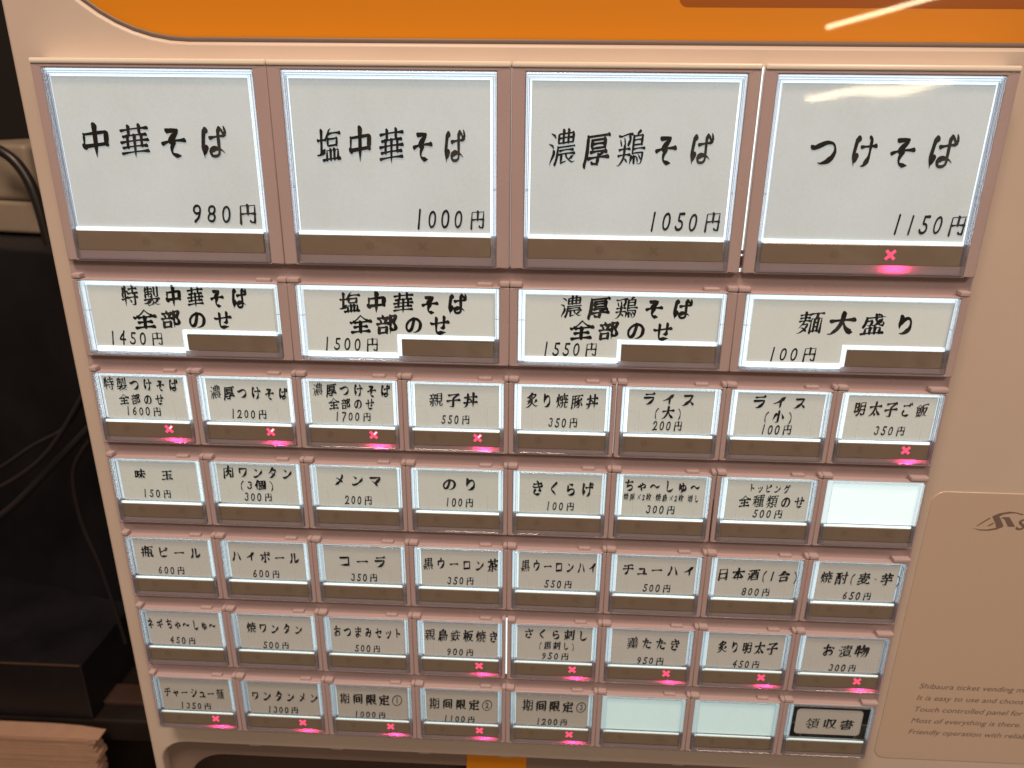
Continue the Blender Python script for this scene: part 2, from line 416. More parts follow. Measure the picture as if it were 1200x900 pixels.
# strokes of each character: free start, free end, then x, y pairs in percent
GLYPHS = {
    "(": [[1, 1, 32, 71, 24, 64, 16, 49, 13, 38, 12, 24, 15, 2, 20, -11, 27, -19]],
    ")": [[1, 1, 0, 71, 7, 65, 14, 54, 18, 41, 20, 27, 19, 10, 16, 0, 10, -14, 4, -20]],
    "0": [[0, 0, 41, 44, 37, 56, 31, 62, 26, 64, 22, 63, 17, 61, 13, 57, 9, 47, 8, 30, 12, 14, 18, 6, 24, 4, 29, 5, 33, 7, 37, 11, 40, 18, 42, 28, 41, 44]],
    "1": [[1, 1, 25, 68, 25, 0]],
    "2": [[1, 0, 3, 49, 9, 60, 20, 64, 30, 62, 34, 57, 36, 52, 36, 48, 34, 36, 18, 13, 16, 4], [1, 1, 3, 0, 20, 4, 45, 4]],
    "3": [[1, 1, 9, 62, 18, 64, 27, 63, 31, 61, 34, 57, 36, 52, 35, 44, 29, 35, 35, 28, 37, 18, 33, 8, 24, 4, 18, 4, 11, 6, 4, 16]],
    "4": [[0, 1, 34, 56, 26, 52, 13, 35, 10, 28, 12, 26, 46, 26], [1, 1, 38, 70, 34, 51, 34, 1]],
    "5": [[1, 1, 39, 64, 15, 63, 14, 40, 16, 38, 28, 36, 35, 31, 38, 21, 37, 13, 31, 7, 23, 4, 11, 6, 8, 8, 4, 14]],
    "6": [[1, 0, 33, 64, 23, 56, 15, 44, 10, 28, 10, 18, 13, 10, 19, 5, 29, 4, 34, 6, 38, 10, 41, 16, 41, 22, 40, 26, 36, 31, 28, 34, 12, 32]],
    "7": [[1, 1, 5, 64, 37, 64, 39, 62, 38, 55, 17, 8, 17, -2]],
    "8": [[0, 0, 18, 34, 33, 34], [0, 0, 33, 34, 38, 42, 40, 48, 40, 55, 37, 60, 32, 63, 24, 64, 17, 62, 12, 57, 10, 48, 11, 43, 15, 39, 15, 35, 14, 31, 10, 25, 8, 18, 10, 11, 14, 7, 22, 4, 28, 4, 35, 6, 39, 11, 41, 18, 41, 24, 39, 28, 33, 34]],
    "9": [[0, 1, 38, 36, 22, 34, 15, 37, 9, 45, 9, 50, 11, 57, 18, 63, 28, 64, 36, 60, 40, 52, 40, 42, 36, 25, 30, 15, 17, 3]],
    "×": [[1, 1, 18, 66, 82, 6], [1, 1, 80, 68, 20, 4]],
    "〜": [[1, 1, 8, 33, 19, 44, 24, 46, 32, 47, 38, 46, 44, 43, 60, 30, 70, 29, 81, 31, 92, 43]],
    "お": [[1, 1, 12, 58, 32, 58, 60, 62], [1, 1, 42, 82, 36, 74, 36, 4, 32, 2, 24, 2, 17, 7, 15, 12, 16, 18, 20, 24, 27, 29, 40, 35, 58, 38, 70, 37, 77, 33, 81, 28, 82, 21, 80, 13, 76, 8, 70, 4, 60, 2, 50, 4], [1, 1, 71, 66, 88, 54, 92, 47]],
    "き": [[1, 1, 46, 80, 53, 75, 60, 49, 72, 25, 70, 23, 53, 25], [1, 1, 14, 50, 22, 44, 52, 44, 80, 47, 86, 54], [1, 1, 18, 65, 50, 64, 79, 68], [1, 1, 32, 28, 25, 23, 22, 14, 24, 8, 30, 3, 44, -1, 65, 0, 73, 2]],
    "く": [[1, 1, 68, 76, 30, 46, 28, 42, 27, 38, 30, 32, 68, -2]],
    "け": [[1, 1, 27, 79, 20, 72, 16, 40, 16, 22, 21, 0], [1, 0, 28, 31, 24, 16, 20, 13], [1, 1, 40, 53, 68, 52, 91, 54], [1, 1, 67, 78, 71, 74, 72, 68, 72, 34, 70, 20, 66, 11, 60, 4, 56, 0, 46, -1]],
    "げ": [[1, 1, 75, 79, 70, 72, 70, 34, 68, 16, 64, 8, 58, 1, 53, -2, 44, -2], [1, 0, 28, 30, 22, 15, 18, 12], [1, 1, 19, 74, 14, 39, 14, 24, 20, -1], [1, 1, 79, 79, 85, 64], [1, 1, 38, 52, 66, 51, 90, 53], [1, 1, 89, 82, 95, 67]],
    "ご": [[1, 1, 70, 80, 77, 76, 84, 65], [1, 1, 28, 31, 20, 24, 20, 14, 22, 9, 28, 4, 44, 0, 56, 0, 81, 3], [1, 1, 86, 84, 95, 69], [1, 1, 22, 65, 48, 64, 74, 65]],
    "さ": [[1, 1, 49, 80, 55, 75, 59, 62, 73, 30, 72, 29, 53, 30], [1, 1, 16, 59, 38, 57, 56, 58, 81, 62, 87, 69], [1, 1, 33, 32, 25, 28, 23, 20, 24, 10, 30, 4, 44, 0, 64, 0, 75, 3]],
    "し": [[1, 1, 24, 78, 29, 72, 28, 15, 30, 9, 33, 4, 40, 0, 46, -1, 61, 1, 69, 4, 78, 10, 83, 16, 85, 23]],
    "せ": [[1, 1, 30, 73, 30, 16, 33, 7, 36, 4, 44, 2, 80, 4], [1, 1, 4, 49, 13, 46, 91, 53], [1, 1, 70, 76, 68, 29, 64, 26, 50, 27]],
    "そ": [[0, 1, 50, 39, 41, 24, 40, 16, 41, 10, 44, 6, 50, 3, 57, 0, 72, -1], [1, 1, 10, 36, 36, 40, 87, 42], [1, 0, 27, 71, 64, 71, 62, 65, 39, 46, 36, 40]],
    "た": [[1, 1, 51, 23, 50, 14, 52, 8, 58, 4, 66, 2, 82, 2, 87, 3, 93, 10], [1, 1, 54, 44, 72, 46, 89, 44], [1, 1, 39, 78, 38, 64, 32, 40, 18, 3, 20, -4], [1, 1, 10, 58, 31, 58, 60, 62]],
    "ち": [[1, 1, 10, 64, 16, 61, 30, 60, 78, 65], [1, 1, 37, 78, 36, 65, 32, 49, 28, 32, 23, 21], [0, 1, 28, 30, 48, 37, 60, 38, 68, 37, 75, 34, 80, 26, 78, 13, 74, 8, 69, 4, 52, 0, 38, 0, 31, 3]],
    "つ": [[1, 1, 5, 52, 14, 50, 48, 60, 61, 61, 75, 58, 80, 54, 83, 50, 86, 42, 86, 34, 83, 27, 78, 19, 70, 14, 59, 9, 40, 6, 32, 9]],
    "の": [[0, 1, 52, 68, 49, 50, 45, 34, 40, 20, 33, 12, 26, 10, 22, 11, 18, 14, 13, 25, 13, 34, 14, 42, 19, 50, 25, 57, 36, 64, 47, 68, 58, 68, 68, 65, 76, 60, 82, 52, 86, 42, 86, 34, 83, 20, 78, 12, 67, 5, 56, 2, 47, 4]],
    "ば": [[1, 1, 38, 53, 81, 55, 85, 56, 90, 62], [1, 0, 25, 28, 20, 14, 16, 10], [1, 1, 89, 82, 94, 67], [1, 1, 74, 78, 68, 71, 69, 13, 68, 6, 62, 1, 54, 0, 43, 2, 39, 8, 39, 14, 42, 18, 46, 20, 52, 22, 64, 21, 78, 16, 88, 8], [1, 1, 25, 77, 18, 71, 13, 37, 12, 22, 16, -3], [1, 1, 77, 79, 85, 64]],
    "ま": [[1, 1, 17, 70, 24, 64, 36, 63, 49, 62, 83, 65], [1, 1, 19, 43, 48, 42, 84, 44], [1, 1, 53, 78, 54, 15, 53, 6, 49, 1, 42, -1, 30, 0, 26, 3, 23, 6, 22, 12, 26, 18, 34, 21, 44, 22, 62, 18, 70, 14, 81, 7, 83, -1]],
    "み": [[1, 1, 24, 69, 53, 70, 54, 69, 54, 67, 45, 44, 30, 14, 24, 8, 15, 10, 12, 12, 11, 18, 14, 29, 23, 36, 36, 40, 51, 40, 74, 33, 89, 23, 92, 15], [1, 1, 80, 51, 79, 34, 72, 14, 68, 8, 59, 1, 55, -1, 47, 0]],
    "ゃ": [[1, 1, 11, 31, 19, 31, 54, 45, 68, 47, 74, 45, 78, 40, 80, 33, 78, 26, 73, 23, 68, 21, 58, 21, 51, 26], [1, 1, 24, 54, 35, 34, 50, -6], [1, 1, 42, 61, 55, 53]],
    "ゅ": [[0, 0, 24, 26, 29, 29, 35, 37, 45, 45, 52, 47, 61, 48, 73, 45, 78, 41, 81, 34, 82, 26, 79, 18, 75, 13, 68, 10, 55, 9], [1, 1, 52, 62, 56, 57, 58, 44, 58, 24, 56, 14, 48, 0, 44, -4, 37, -4], [1, 0, 41, 26, 40, 20, 43, 16, 47, 12, 55, 9], [1, 1, 25, 56, 23, 30, 26, 6]],
    "ら": [[1, 1, 33, 78, 38, 73, 70, 66], [1, 1, 26, 61, 24, 29, 29, 30, 45, 38, 62, 40, 71, 38, 76, 35, 79, 31, 80, 24, 80, 20, 78, 12, 75, 9, 67, 4, 48, 0, 37, 0, 28, 5]],
    "り": [[0, 1, 26, 48, 32, 51, 42, 64, 49, 68, 56, 70, 63, 68, 67, 65, 71, 58, 74, 50, 74, 32, 72, 22, 67, 15, 57, 6, 47, 2, 39, 0, 30, 3], [1, 1, 29, 78, 26, 52, 26, 28, 28, 23]],
    "イ": [[1, 1, 9, 35, 16, 34, 22, 36, 50, 48, 83, 74], [0, 1, 55, 48, 55, -2]],
    "ウ": [[1, 1, 18, 33, 18, 58, 19, 59, 80, 60, 82, 58, 81, 49, 77, 34, 67, 18, 61, 12, 50, 6, 40, 2, 31, 4], [1, 0, 49, 79, 49, 60]],
    "ギ": [[1, 1, 79, 84, 85, 81, 93, 70], [1, 1, 10, 23, 18, 22, 80, 33, 87, 32], [1, 1, 10, 52, 21, 52, 74, 60, 79, 70, 74, 77, 68, 80], [1, 1, 40, 75, 54, 2, 56, -1, 61, -5]],
    "グ": [[1, 1, 81, 82, 87, 80, 93, 69], [1, 1, 70, 78, 76, 76, 82, 65], [1, 1, 43, 76, 40, 64, 26, 47, 14, 37, 4, 36], [0, 1, 38, 60, 74, 59, 76, 56, 73, 46, 63, 27, 50, 13, 39, 5, 27, -1, 15, 0]],
    "コ": [[1, 1, 18, 64, 80, 64, 80, 10, 79, 8, 16, 8]],
    "シ": [[1, 1, 87, 57, 86, 45, 79, 36, 66, 24, 52, 14, 41, 9, 26, 3, 17, 3], [1, 1, 28, 73, 49, 60], [1, 1, 14, 50, 34, 38]],
    "ス": [[1, 1, 20, 66, 70, 66, 72, 65, 71, 60, 58, 35, 42, 20, 20, 4, 16, 4, 7, 5], [0, 1, 56, 31, 73, 16, 85, 1]],
    "セ": [[1, 1, 7, 43, 79, 56, 79, 49, 74, 42, 65, 30, 58, 28], [1, 1, 30, 77, 34, 72, 34, 14, 37, 6, 41, 4, 49, 2, 83, 4]],
    "タ": [[0, 1, 43, 64, 78, 63, 80, 60, 78, 51, 67, 31, 53, 16, 43, 9, 30, 2, 26, 1, 16, 2], [1, 1, 39, 42, 61, 29, 77, 17], [1, 1, 56, 80, 47, 76, 43, 66, 27, 47, 16, 39, 8, 38]],
    "チ": [[1, 1, 10, 42, 90, 42], [0, 1, 52, 66, 51, 34, 48, 21, 43, 13, 35, 4, 30, 1, 21, 2], [1, 1, 19, 65, 48, 66, 74, 72, 83, 69]],
    "ッ": [[1, 1, 79, 52, 73, 32, 67, 21, 61, 14, 51, 5, 40, -1, 36, -2, 28, 0], [1, 1, 22, 50, 30, 30], [1, 1, 44, 56, 52, 36]],
    "ト": [[0, 1, 38, 46, 48, 44, 64, 38, 78, 33, 82, 27], [1, 1, 34, 78, 38, 71, 38, -3]],
    "ネ": [[0, 1, 50, 32, 50, -3], [1, 1, 15, 61, 70, 61, 72, 60, 72, 58, 71, 54, 67, 49, 46, 32, 17, 20, 5, 23], [1, 1, 63, 29, 71, 29, 89, 18], [1, 0, 50, 80, 50, 61]],
    "ハ": [[1, 1, 33, 69, 36, 63, 33, 50, 26, 28, 15, 7, 5, 3], [1, 1, 62, 68, 75, 39, 86, 8, 93, 3]],
    "ビ": [[1, 1, 23, 75, 23, 14, 26, 6, 34, 2, 60, 2, 77, 4, 84, 11], [1, 1, 70, 77, 77, 67, 82, 64], [1, 1, 82, 81, 90, 67], [0, 1, 23, 40, 46, 45, 71, 55, 78, 54]],
    "ピ": [[1, 1, 23, 74, 23, 14, 26, 6, 34, 2, 60, 2, 77, 4, 84, 11], [0, 1, 23, 40, 46, 45, 71, 55, 78, 54], [0, 0, 75, 65, 74, 71, 78, 77, 85, 78, 90, 75, 91, 67, 87, 62, 80, 61, 75, 65]],
    "ボ": [[1, 1, 85, 81, 93, 67], [1, 1, 50, 76, 49, 3, 44, 0, 36, 0, 29, 4], [1, 1, 68, 38, 76, 31, 87, 12], [1, 1, 10, 56, 87, 56], [1, 1, 29, 38, 10, 11], [1, 1, 69, 78, 75, 74, 81, 64]],
    "マ": [[1, 1, 25, 37, 32, 34, 49, 19, 67, -1], [1, 0, 10, 64, 81, 64, 83, 63, 82, 55, 73, 44, 50, 21]],
    "メ": [[1, 1, 73, 75, 74, 69, 70, 57, 62, 43, 53, 30, 43, 19, 29, 9, 20, 3, 12, 3], [1, 1, 24, 55, 30, 55, 55, 38, 77, 18]],
    "ャ": [[1, 1, 28, 60, 34, 57, 36, 55, 53, -7], [1, 1, 14, 37, 25, 36, 78, 45, 78, 40, 74, 34, 65, 24, 59, 21]],
    "ュ": [[1, 1, 15, 5, 85, 4], [1, 0, 25, 46, 64, 46, 68, 45, 68, 39, 64, 5]],
    "ラ": [[1, 1, 24, 70, 75, 70, 83, 76], [1, 1, 15, 47, 78, 47, 81, 46, 80, 38, 75, 29, 65, 16, 52, 7, 42, 2, 38, 1, 27, 4]],
    "ル": [[1, 1, 56, 74, 57, 6, 66, 8, 80, 17, 90, 28, 91, 38], [1, 1, 30, 74, 30, 44, 27, 24, 19, 8, 14, 3, 7, 2]],
    "ロ": [[0, 1, 18, 9, 81, 9, 82, 62, 80, 64, 19, 64, 18, 0]],
    "ワ": [[1, 1, 18, 37, 18, 64, 19, 66, 78, 66, 81, 64, 80, 51, 77, 39, 74, 32, 68, 22, 60, 14, 48, 6, 40, 2, 30, 3]],
    "ン": [[1, 1, 14, 6, 23, 4, 37, 8, 52, 14, 63, 22, 77, 34, 85, 45, 87, 49, 88, 61], [1, 1, 20, 70, 44, 50]],
    "ー": [[1, 1, 10, 38, 89, 38]],
    "中": [[0, 1, 14, 28, 85, 29, 86, 60, 84, 62, 14, 62, 13, 20], [1, 1, 50, 83, 50, -6]],
    "丼": [[1, 1, 70, 83, 70, -7], [1, 1, 5, 26, 95, 25], [1, 1, 30, 83, 30, 42, 27, 19, 24, 10, 18, 2, 14, -2, 6, -3], [1, 1, 8, 61, 92, 61], [1, 1, 39, 50, 45, 49, 50, 44, 55, 39, 55, 34]],
    "個": [[0, 1, 38, 1, 89, 2, 89, 72, 87, 74, 38, 74, 38, -7], [1, 1, 27, 82, 18, 57, 19, -7], [1, 1, 46, 54, 82, 54], [1, 0, 64, 67, 64, 37], [0, 1, 18, 53, 11, 50, 6, 43, 6, 36], [0, 0, 64, 37, 75, 36, 74, 16, 54, 16, 52, 17, 52, 36, 64, 37]],
    "全": [[1, 1, 21, 22, 80, 22], [0, 1, 18, 50, 22, 44, 25, 44, 76, 44, 86, 48, 91, 46, 99, 46], [0, 0, 50, 44, 50, -2], [1, 1, 9, -2, 92, -2], [1, 0, 3, 46, 10, 46, 20, 52, 35, 63, 46, 75, 50, 77, 66, 62, 83, 50]],
    "円": [[0, 0, 12, 36, 88, 36], [1, 1, 12, -7, 12, 72, 14, 74, 87, 73, 87, 0, 85, -4, 78, -4, 72, -4, 65, 1], [0, 0, 50, 73, 50, 36]],
    "刺": [[0, 1, 30, 24, 25, 24, 5, -1], [1, 1, 6, 68, 56, 68], [1, 1, 31, 83, 31, -7], [1, 1, 66, 71, 66, 18], [1, 1, 12, 29, 12, 50, 14, 52, 51, 52, 52, 37, 50, 33, 48, 32, 44, 32, 37, 34], [1, 1, 88, 81, 87, -1, 85, -4, 79, -4, 74, -4, 66, 0], [0, 1, 30, 24, 38, 21, 54, 10]],
    "厚": [[1, 1, 22, 13, 95, 13], [0, 0, 33, 52, 80, 52], [1, 1, 30, 30, 86, 29], [1, 1, 93, 75, 17, 75, 16, 29, 13, 12, 9, -2, 10, -10], [0, 0, 73, 28, 71, 24, 60, 20, 58, 13], [1, 0, 37, -1, 46, -4, 56, -4, 57, 0, 58, 13], [0, 0, 80, 52, 80, 62, 79, 64, 36, 64, 33, 62, 33, 44, 35, 41, 78, 41, 80, 42, 80, 52]],
    "収": [[1, 1, 45, 73, 84, 73, 86, 72, 86, 68, 80, 44, 73, 26, 59, 7, 49, -2, 42, -3], [0, 1, 54, 73, 53, 65, 56, 52, 61, 36, 68, 22, 72, 16, 83, 3, 90, -1, 98, -1], [1, 1, 35, 81, 35, -7], [1, 1, 14, 73, 14, 22, 10, 8], [0, 0, 14, 18, 35, 23]],
    "合": [[1, 1, 5, 48, 12, 47, 27, 55, 41, 66, 50, 75, 55, 82], [0, 1, 52, 74, 64, 64, 79, 53, 89, 48, 98, 49], [0, 0, 24, 52, 27, 48, 30, 48, 70, 48, 78, 54], [0, 1, 24, 1, 77, 1, 78, 27, 75, 29, 25, 29, 24, 27, 24, -7]],
    "味": [[0, 1, 65, 35, 68, 31, 72, 28, 86, 8, 90, 5, 95, 3], [0, 1, 65, 35, 58, 28, 46, 11, 35, 2], [1, 1, 65, 82, 65, -6], [0, 1, 10, 20, 28, 20, 30, 22, 30, 70, 28, 71, 11, 71, 10, 10], [1, 1, 38, 40, 60, 40, 64, 38, 70, 40, 94, 40], [1, 1, 42, 64, 90, 64]],
    "塩": [[0, 0, 42, 60, 50, 56, 82, 55, 82, 40, 81, 37, 49, 37, 46, 40, 46, 56], [1, 1, 6, 56, 36, 55, 47, 71, 50, 80, 57, 84], [0, 0, 42, -2, 42, 24, 86, 24, 87, 22, 87, -2], [0, 0, 72, 24, 72, -2], [1, 1, 27, -2, 95, -2], [1, 0, 20, 81, 20, 20], [0, 0, 57, 24, 57, -2], [1, 1, 3, 15, 10, 14, 30, 22, 36, 30], [0, 1, 48, 70, 94, 69]],
    "増": [[1, 1, 6, 56, 34, 55], [1, 0, 84, 83, 78, 73, 78, 67], [0, 0, 65, 66, 65, 39], [0, 0, 41, 53, 89, 53], [1, 1, 6, 12, 24, 20, 36, 23], [1, 0, 20, 81, 20, 20], [0, 0, 46, 13, 86, 13], [1, 0, 48, 81, 52, 73, 52, 67], [0, 0, 65, 39, 89, 39, 88, 66, 42, 66, 42, 39, 65, 39], [0, 0, 86, 13, 86, 25, 84, 26, 47, 26, 46, 24, 46, 0, 47, -2, 84, -1, 86, 0, 86, 13]],
    "大": [[1, 1, 7, 52, 93, 52], [1, 1, 50, 83, 49, 54, 45, 38, 39, 25, 34, 16, 21, 4, 12, -2, 3, -1], [0, 1, 49, 49, 53, 45, 62, 25, 70, 14, 84, 1, 88, -2, 96, -1]],
    "太": [[0, 1, 50, 51, 54, 46, 62, 26, 70, 15, 84, 1, 90, -2, 96, -1], [0, 1, 38, 16, 57, -4], [1, 1, 7, 54, 93, 54], [1, 1, 50, 83, 49, 57, 47, 46, 43, 33, 37, 20, 33, 14, 20, 3, 12, -2, 5, -2]],
    "子": [[1, 1, 6, 36, 95, 36], [1, 1, 16, 74, 86, 74], [0, 1, 76, 72, 72, 66, 53, 53, 50, 50, 50, 2, 49, -2, 42, -4, 34, -4, 25, 0]],
    "定": [[0, 1, 24, 18, 28, 15, 32, 9, 39, 4, 53, -1, 61, -2, 92, -2], [0, 0, 50, 49, 50, 0], [0, 1, 50, 26, 82, 26], [1, 0, 45, 83, 50, 76, 51, 70], [1, 1, 12, 52, 12, 68, 13, 69, 55, 69, 87, 69, 88, 67, 88, 52], [1, 1, 32, 39, 26, 33, 24, 22, 19, 10, 11, -2, 5, -4], [1, 1, 22, 50, 78, 50]],
    "小": [[1, 1, 73, 59, 84, 40, 94, 15], [1, 1, 50, 82, 50, 0, 47, -3, 34, -4, 28, -2], [1, 1, 31, 60, 23, 53, 18, 38, 7, 16]],
    "日": [[0, 0, 22, 39, 79, 39], [0, 0, 22, 4, 79, 4], [1, 1, 22, -6, 22, 72, 23, 74, 79, 73, 79, -5]],
    "明": [[0, 0, 12, 48, 37, 48], [0, 0, 54, 52, 89, 52], [1, 1, 31, -4, 38, -3, 42, 2, 50, 18, 53, 31, 54, 74, 55, 76, 87, 76, 89, 74, 88, -1, 86, -3, 76, -4, 66, 0], [0, 1, 12, 22, 36, 22, 37, 23, 37, 73, 12, 74, 12, 10], [0, 0, 53, 28, 89, 28]],
    "書": [[0, 0, 22, 9, 79, 9], [1, 1, 6, 64, 94, 64], [1, 1, 17, 74, 77, 74, 78, 72, 78, 55, 76, 52, 16, 52], [1, 1, 13, 42, 87, 42], [1, 1, 6, 30, 94, 30], [1, 0, 50, 82, 50, 31], [0, 0, 79, 9, 79, 18, 77, 20, 24, 20, 22, 18, 22, -1, 24, -2, 78, -2, 79, -1, 79, 9]],
    "期": [[0, 0, 17, 36, 42, 36], [1, 0, 42, 82, 42, 20], [1, 1, 5, 20, 52, 20], [1, 1, 36, 12, 45, -2], [1, 1, 21, 13, 8, -6], [0, 0, 17, 52, 42, 52], [1, 1, 6, 67, 53, 67], [0, 0, 61, 29, 89, 29], [1, 1, 53, -7, 60, 23, 62, 74, 63, 76, 87, 76, 89, 74, 88, -1, 87, -3, 81, -4, 73, -2], [0, 0, 62, 52, 89, 52], [1, 0, 17, 82, 17, 20]],
    "本": [[1, 1, 23, 14, 76, 14], [1, 1, 50, 83, 50, -7], [1, 1, 7, 59, 93, 59], [0, 1, 60, 59, 61, 50, 72, 32, 86, 17, 89, 14, 95, 14], [0, 1, 40, 59, 39, 51, 27, 31, 14, 17, 6, 13]],
    "板": [[0, 1, 46, 51, 84, 51, 86, 49, 81, 31, 72, 16, 58, 2, 51, -3, 44, -2], [1, 1, 92, 76, 86, 77, 47, 71, 45, 24, 41, 10, 35, -7], [1, 1, 23, 83, 23, -7], [0, 1, 22, 48, 17, 42, 8, 21, 7, 12], [0, 1, 56, 51, 61, 32, 66, 22, 74, 11, 88, -2, 96, -2], [1, 1, 7, 61, 38, 61], [0, 1, 22, 48, 27, 48, 29, 46, 34, 37, 34, 31]],
    "枚": [[1, 1, 60, 83, 52, 55, 44, 44, 42, 38], [1, 1, 25, 83, 24, 48, 25, -7], [0, 1, 24, 42, 18, 40, 8, 16, 7, 10], [0, 1, 24, 42, 30, 38, 34, 34, 40, 25, 40, 17], [0, 1, 52, 52, 54, 48, 63, 25, 71, 13, 78, 5, 88, -2, 98, -1], [0, 1, 84, 61, 81, 44, 71, 22, 58, 6, 45, -2, 38, -3], [0, 1, 55, 62, 94, 61], [1, 1, 6, 59, 40, 59]],
    "漬": [[1, 1, 12, 80, 24, 73, 28, 68], [1, 1, 34, 76, 92, 76], [0, 0, 42, 22, 85, 22], [0, 0, 52, 10, 52, 4], [1, 1, 26, -3, 34, -4, 49, 2, 59, 4], [1, 1, 31, 55, 94, 55], [1, 0, 62, 82, 62, 55], [1, 1, 27, 27, 13, 0, 13, -6], [1, 1, 5, 51, 11, 51, 17, 48, 21, 46, 22, 40], [0, 0, 42, 33, 85, 33], [1, 1, 38, 66, 89, 66], [1, 1, 68, 3, 75, 4, 90, -4, 97, -3], [0, 0, 85, 22, 84, 44, 44, 44, 42, 42, 42, 14, 43, 11, 83, 11, 85, 12, 85, 22]],
    "濃": [[0, 0, 38, 63, 88, 63], [1, 1, 23, 31, 23, 24, 11, 0, 12, -6], [1, 0, 54, 83, 54, 51], [0, 1, 78, 6, 93, 14], [1, 1, 12, 79, 23, 73, 26, 68], [1, 0, 71, 83, 71, 51], [0, 1, 36, 20, 95, 20], [0, 1, 66, 20, 67, 14, 70, 10, 79, 2, 90, -4, 97, -2], [1, 1, 44, 30, 89, 30], [1, 1, 6, 52, 18, 46, 20, 41], [1, 1, 28, -5, 34, 11, 37, 40, 94, 40], [0, 1, 50, 20, 50, -2, 68, 1], [0, 0, 88, 63, 88, 72, 87, 75, 40, 75, 38, 73, 38, 52, 40, 51, 87, 51, 88, 53, 88, 63]],
    "炙": [[1, 1, 9, 59, 16, 59, 26, 64, 44, 73, 49, 81, 58, 83], [1, 1, 34, 33, 27, 29, 19, 18, 13, 16], [1, 1, 86, 34, 80, 31, 70, 17], [0, 1, 49, 24, 53, 22, 64, 9, 75, 2, 87, -3, 98, 0], [1, 0, 20, 55, 30, 53, 37, 48, 39, 44], [0, 1, 46, 74, 77, 72, 78, 70, 77, 67, 71, 60, 55, 49, 36, 41, 14, 36, 6, 38], [0, 1, 46, 44, 51, 38, 49, 27, 44, 17, 39, 10, 30, 3, 20, -2, 12, -4, 4, -2], [1, 0, 38, 62, 43, 63, 48, 60, 55, 55, 57, 52]],
    "焼": [[1, 1, 52, 60, 52, 32, 55, 22, 54, 12, 48, 2, 41, -2, 34, -4], [1, 1, 41, 70, 92, 70], [1, 1, 12, 63, 10, 48, 7, 38], [1, 1, 66, 83, 66, 56], [1, 1, 80, 60, 80, 32, 74, 22, 75, -2, 78, -4, 90, -4, 92, -2, 94, 7], [1, 1, 37, 27, 95, 27], [1, 1, 22, 82, 21, 27, 16, 10, 7, -5], [0, 1, 21, 23, 27, 19, 33, 11, 34, 5], [1, 1, 37, 66, 30, 45], [1, 1, 37, 46, 95, 46]],
    "物": [[0, 1, 12, 60, 38, 60], [1, 1, 12, 78, 12, 64, 7, 48, 8, 40], [1, 1, 57, 83, 52, 67, 40, 44], [0, 1, 52, 64, 90, 64, 91, 62, 89, 26, 85, 4, 83, 0, 80, -3, 74, -4, 66, 0], [1, 1, 26, 83, 26, -7], [0, 1, 80, 64, 76, 47, 68, 24, 60, 10, 47, -4], [1, 1, 2, 29, 10, 26, 41, 36], [0, 1, 64, 64, 64, 57, 58, 42, 45, 20]],
    "特": [[1, 1, 48, 23, 61, 7], [1, 1, 46, 70, 90, 70], [1, 1, 24, 83, 24, -7], [0, 1, 12, 60, 37, 60], [1, 1, 12, 76, 11, 60, 8, 46, 10, 38], [1, 1, 40, 50, 95, 50], [0, 1, 80, 50, 79, -2, 78, -3, 70, -4, 61, -1], [1, 1, 41, 31, 94, 30], [1, 1, 4, 27, 10, 24, 38, 33], [1, 0, 68, 83, 68, 50]],
    "玉": [[1, 1, 15, 39, 85, 39], [1, 1, 11, 74, 89, 74], [1, 1, 65, 28, 84, 10], [0, 0, 49, 74, 49, 0], [1, 1, 6, 0, 94, 0]],
    "瓶": [[1, 1, 8, 60, 46, 60], [0, 1, 58, 54, 82, 53, 82, 0, 85, -3, 92, -2, 94, 6, 92, 14], [1, 1, 6, 33, 48, 33], [0, 1, 18, 60, 17, 18, 14, 7, 8, -5], [1, 1, 47, 74, 93, 74], [0, 1, 59, 74, 55, 0, 59, 0, 75, 3], [1, 1, 13, 82, 20, 68], [1, 1, 66, 40, 73, 17], [1, 1, 40, 81, 34, 64, 36, 56, 36, -6]],
    "盛": [[1, 1, 53, 83, 58, 58, 64, 47, 70, 38, 80, 32, 87, 31, 89, 34, 91, 39, 88, 48], [0, 0, 40, 22, 40, -3], [0, 0, 20, -3, 20, 20, 22, 22, 78, 22, 80, 20, 80, -3], [1, 1, 44, 34, 52, 33, 62, 39, 72, 48, 83, 62], [1, 1, 6, -3, 94, -3], [0, 1, 17, 55, 40, 55, 41, 53, 42, 47, 39, 37, 37, 35, 32, 34, 25, 36], [0, 0, 60, 22, 60, -3], [1, 1, 9, 28, 16, 46, 18, 69, 92, 70], [1, 0, 64, 81, 70, 81, 76, 76, 76, 70]],
    "種": [[0, 1, 24, 40, 20, 39, 18, 37, 8, 18, 7, 10], [1, 1, 37, -3, 96, -3], [0, 0, 68, 76, 68, -2], [1, 1, 40, 63, 94, 63], [1, 1, 43, 11, 92, 11], [0, 0, 46, 38, 89, 38], [1, 1, 6, 72, 22, 74, 35, 78, 48, 75, 86, 79, 94, 77], [0, 1, 25, 74, 25, -6], [1, 1, 6, 52, 40, 52], [0, 1, 24, 40, 32, 35, 39, 26], [0, 0, 68, 50, 89, 50, 88, 24, 49, 24, 47, 25, 47, 50, 68, 50]],
    "肉": [[1, 1, 14, -8, 14, 64, 15, 66, 86, 65, 86, -2, 84, -4, 78, -4, 72, -4, 65, 0], [0, 1, 48, 26, 52, 25, 74, 8], [1, 1, 51, 40, 48, 28, 40, 18, 31, 11, 21, 9], [1, 1, 51, 82, 50, 70, 45, 53, 40, 47, 32, 40, 28, 38, 20, 40], [0, 1, 48, 56, 72, 40, 78, 41]],
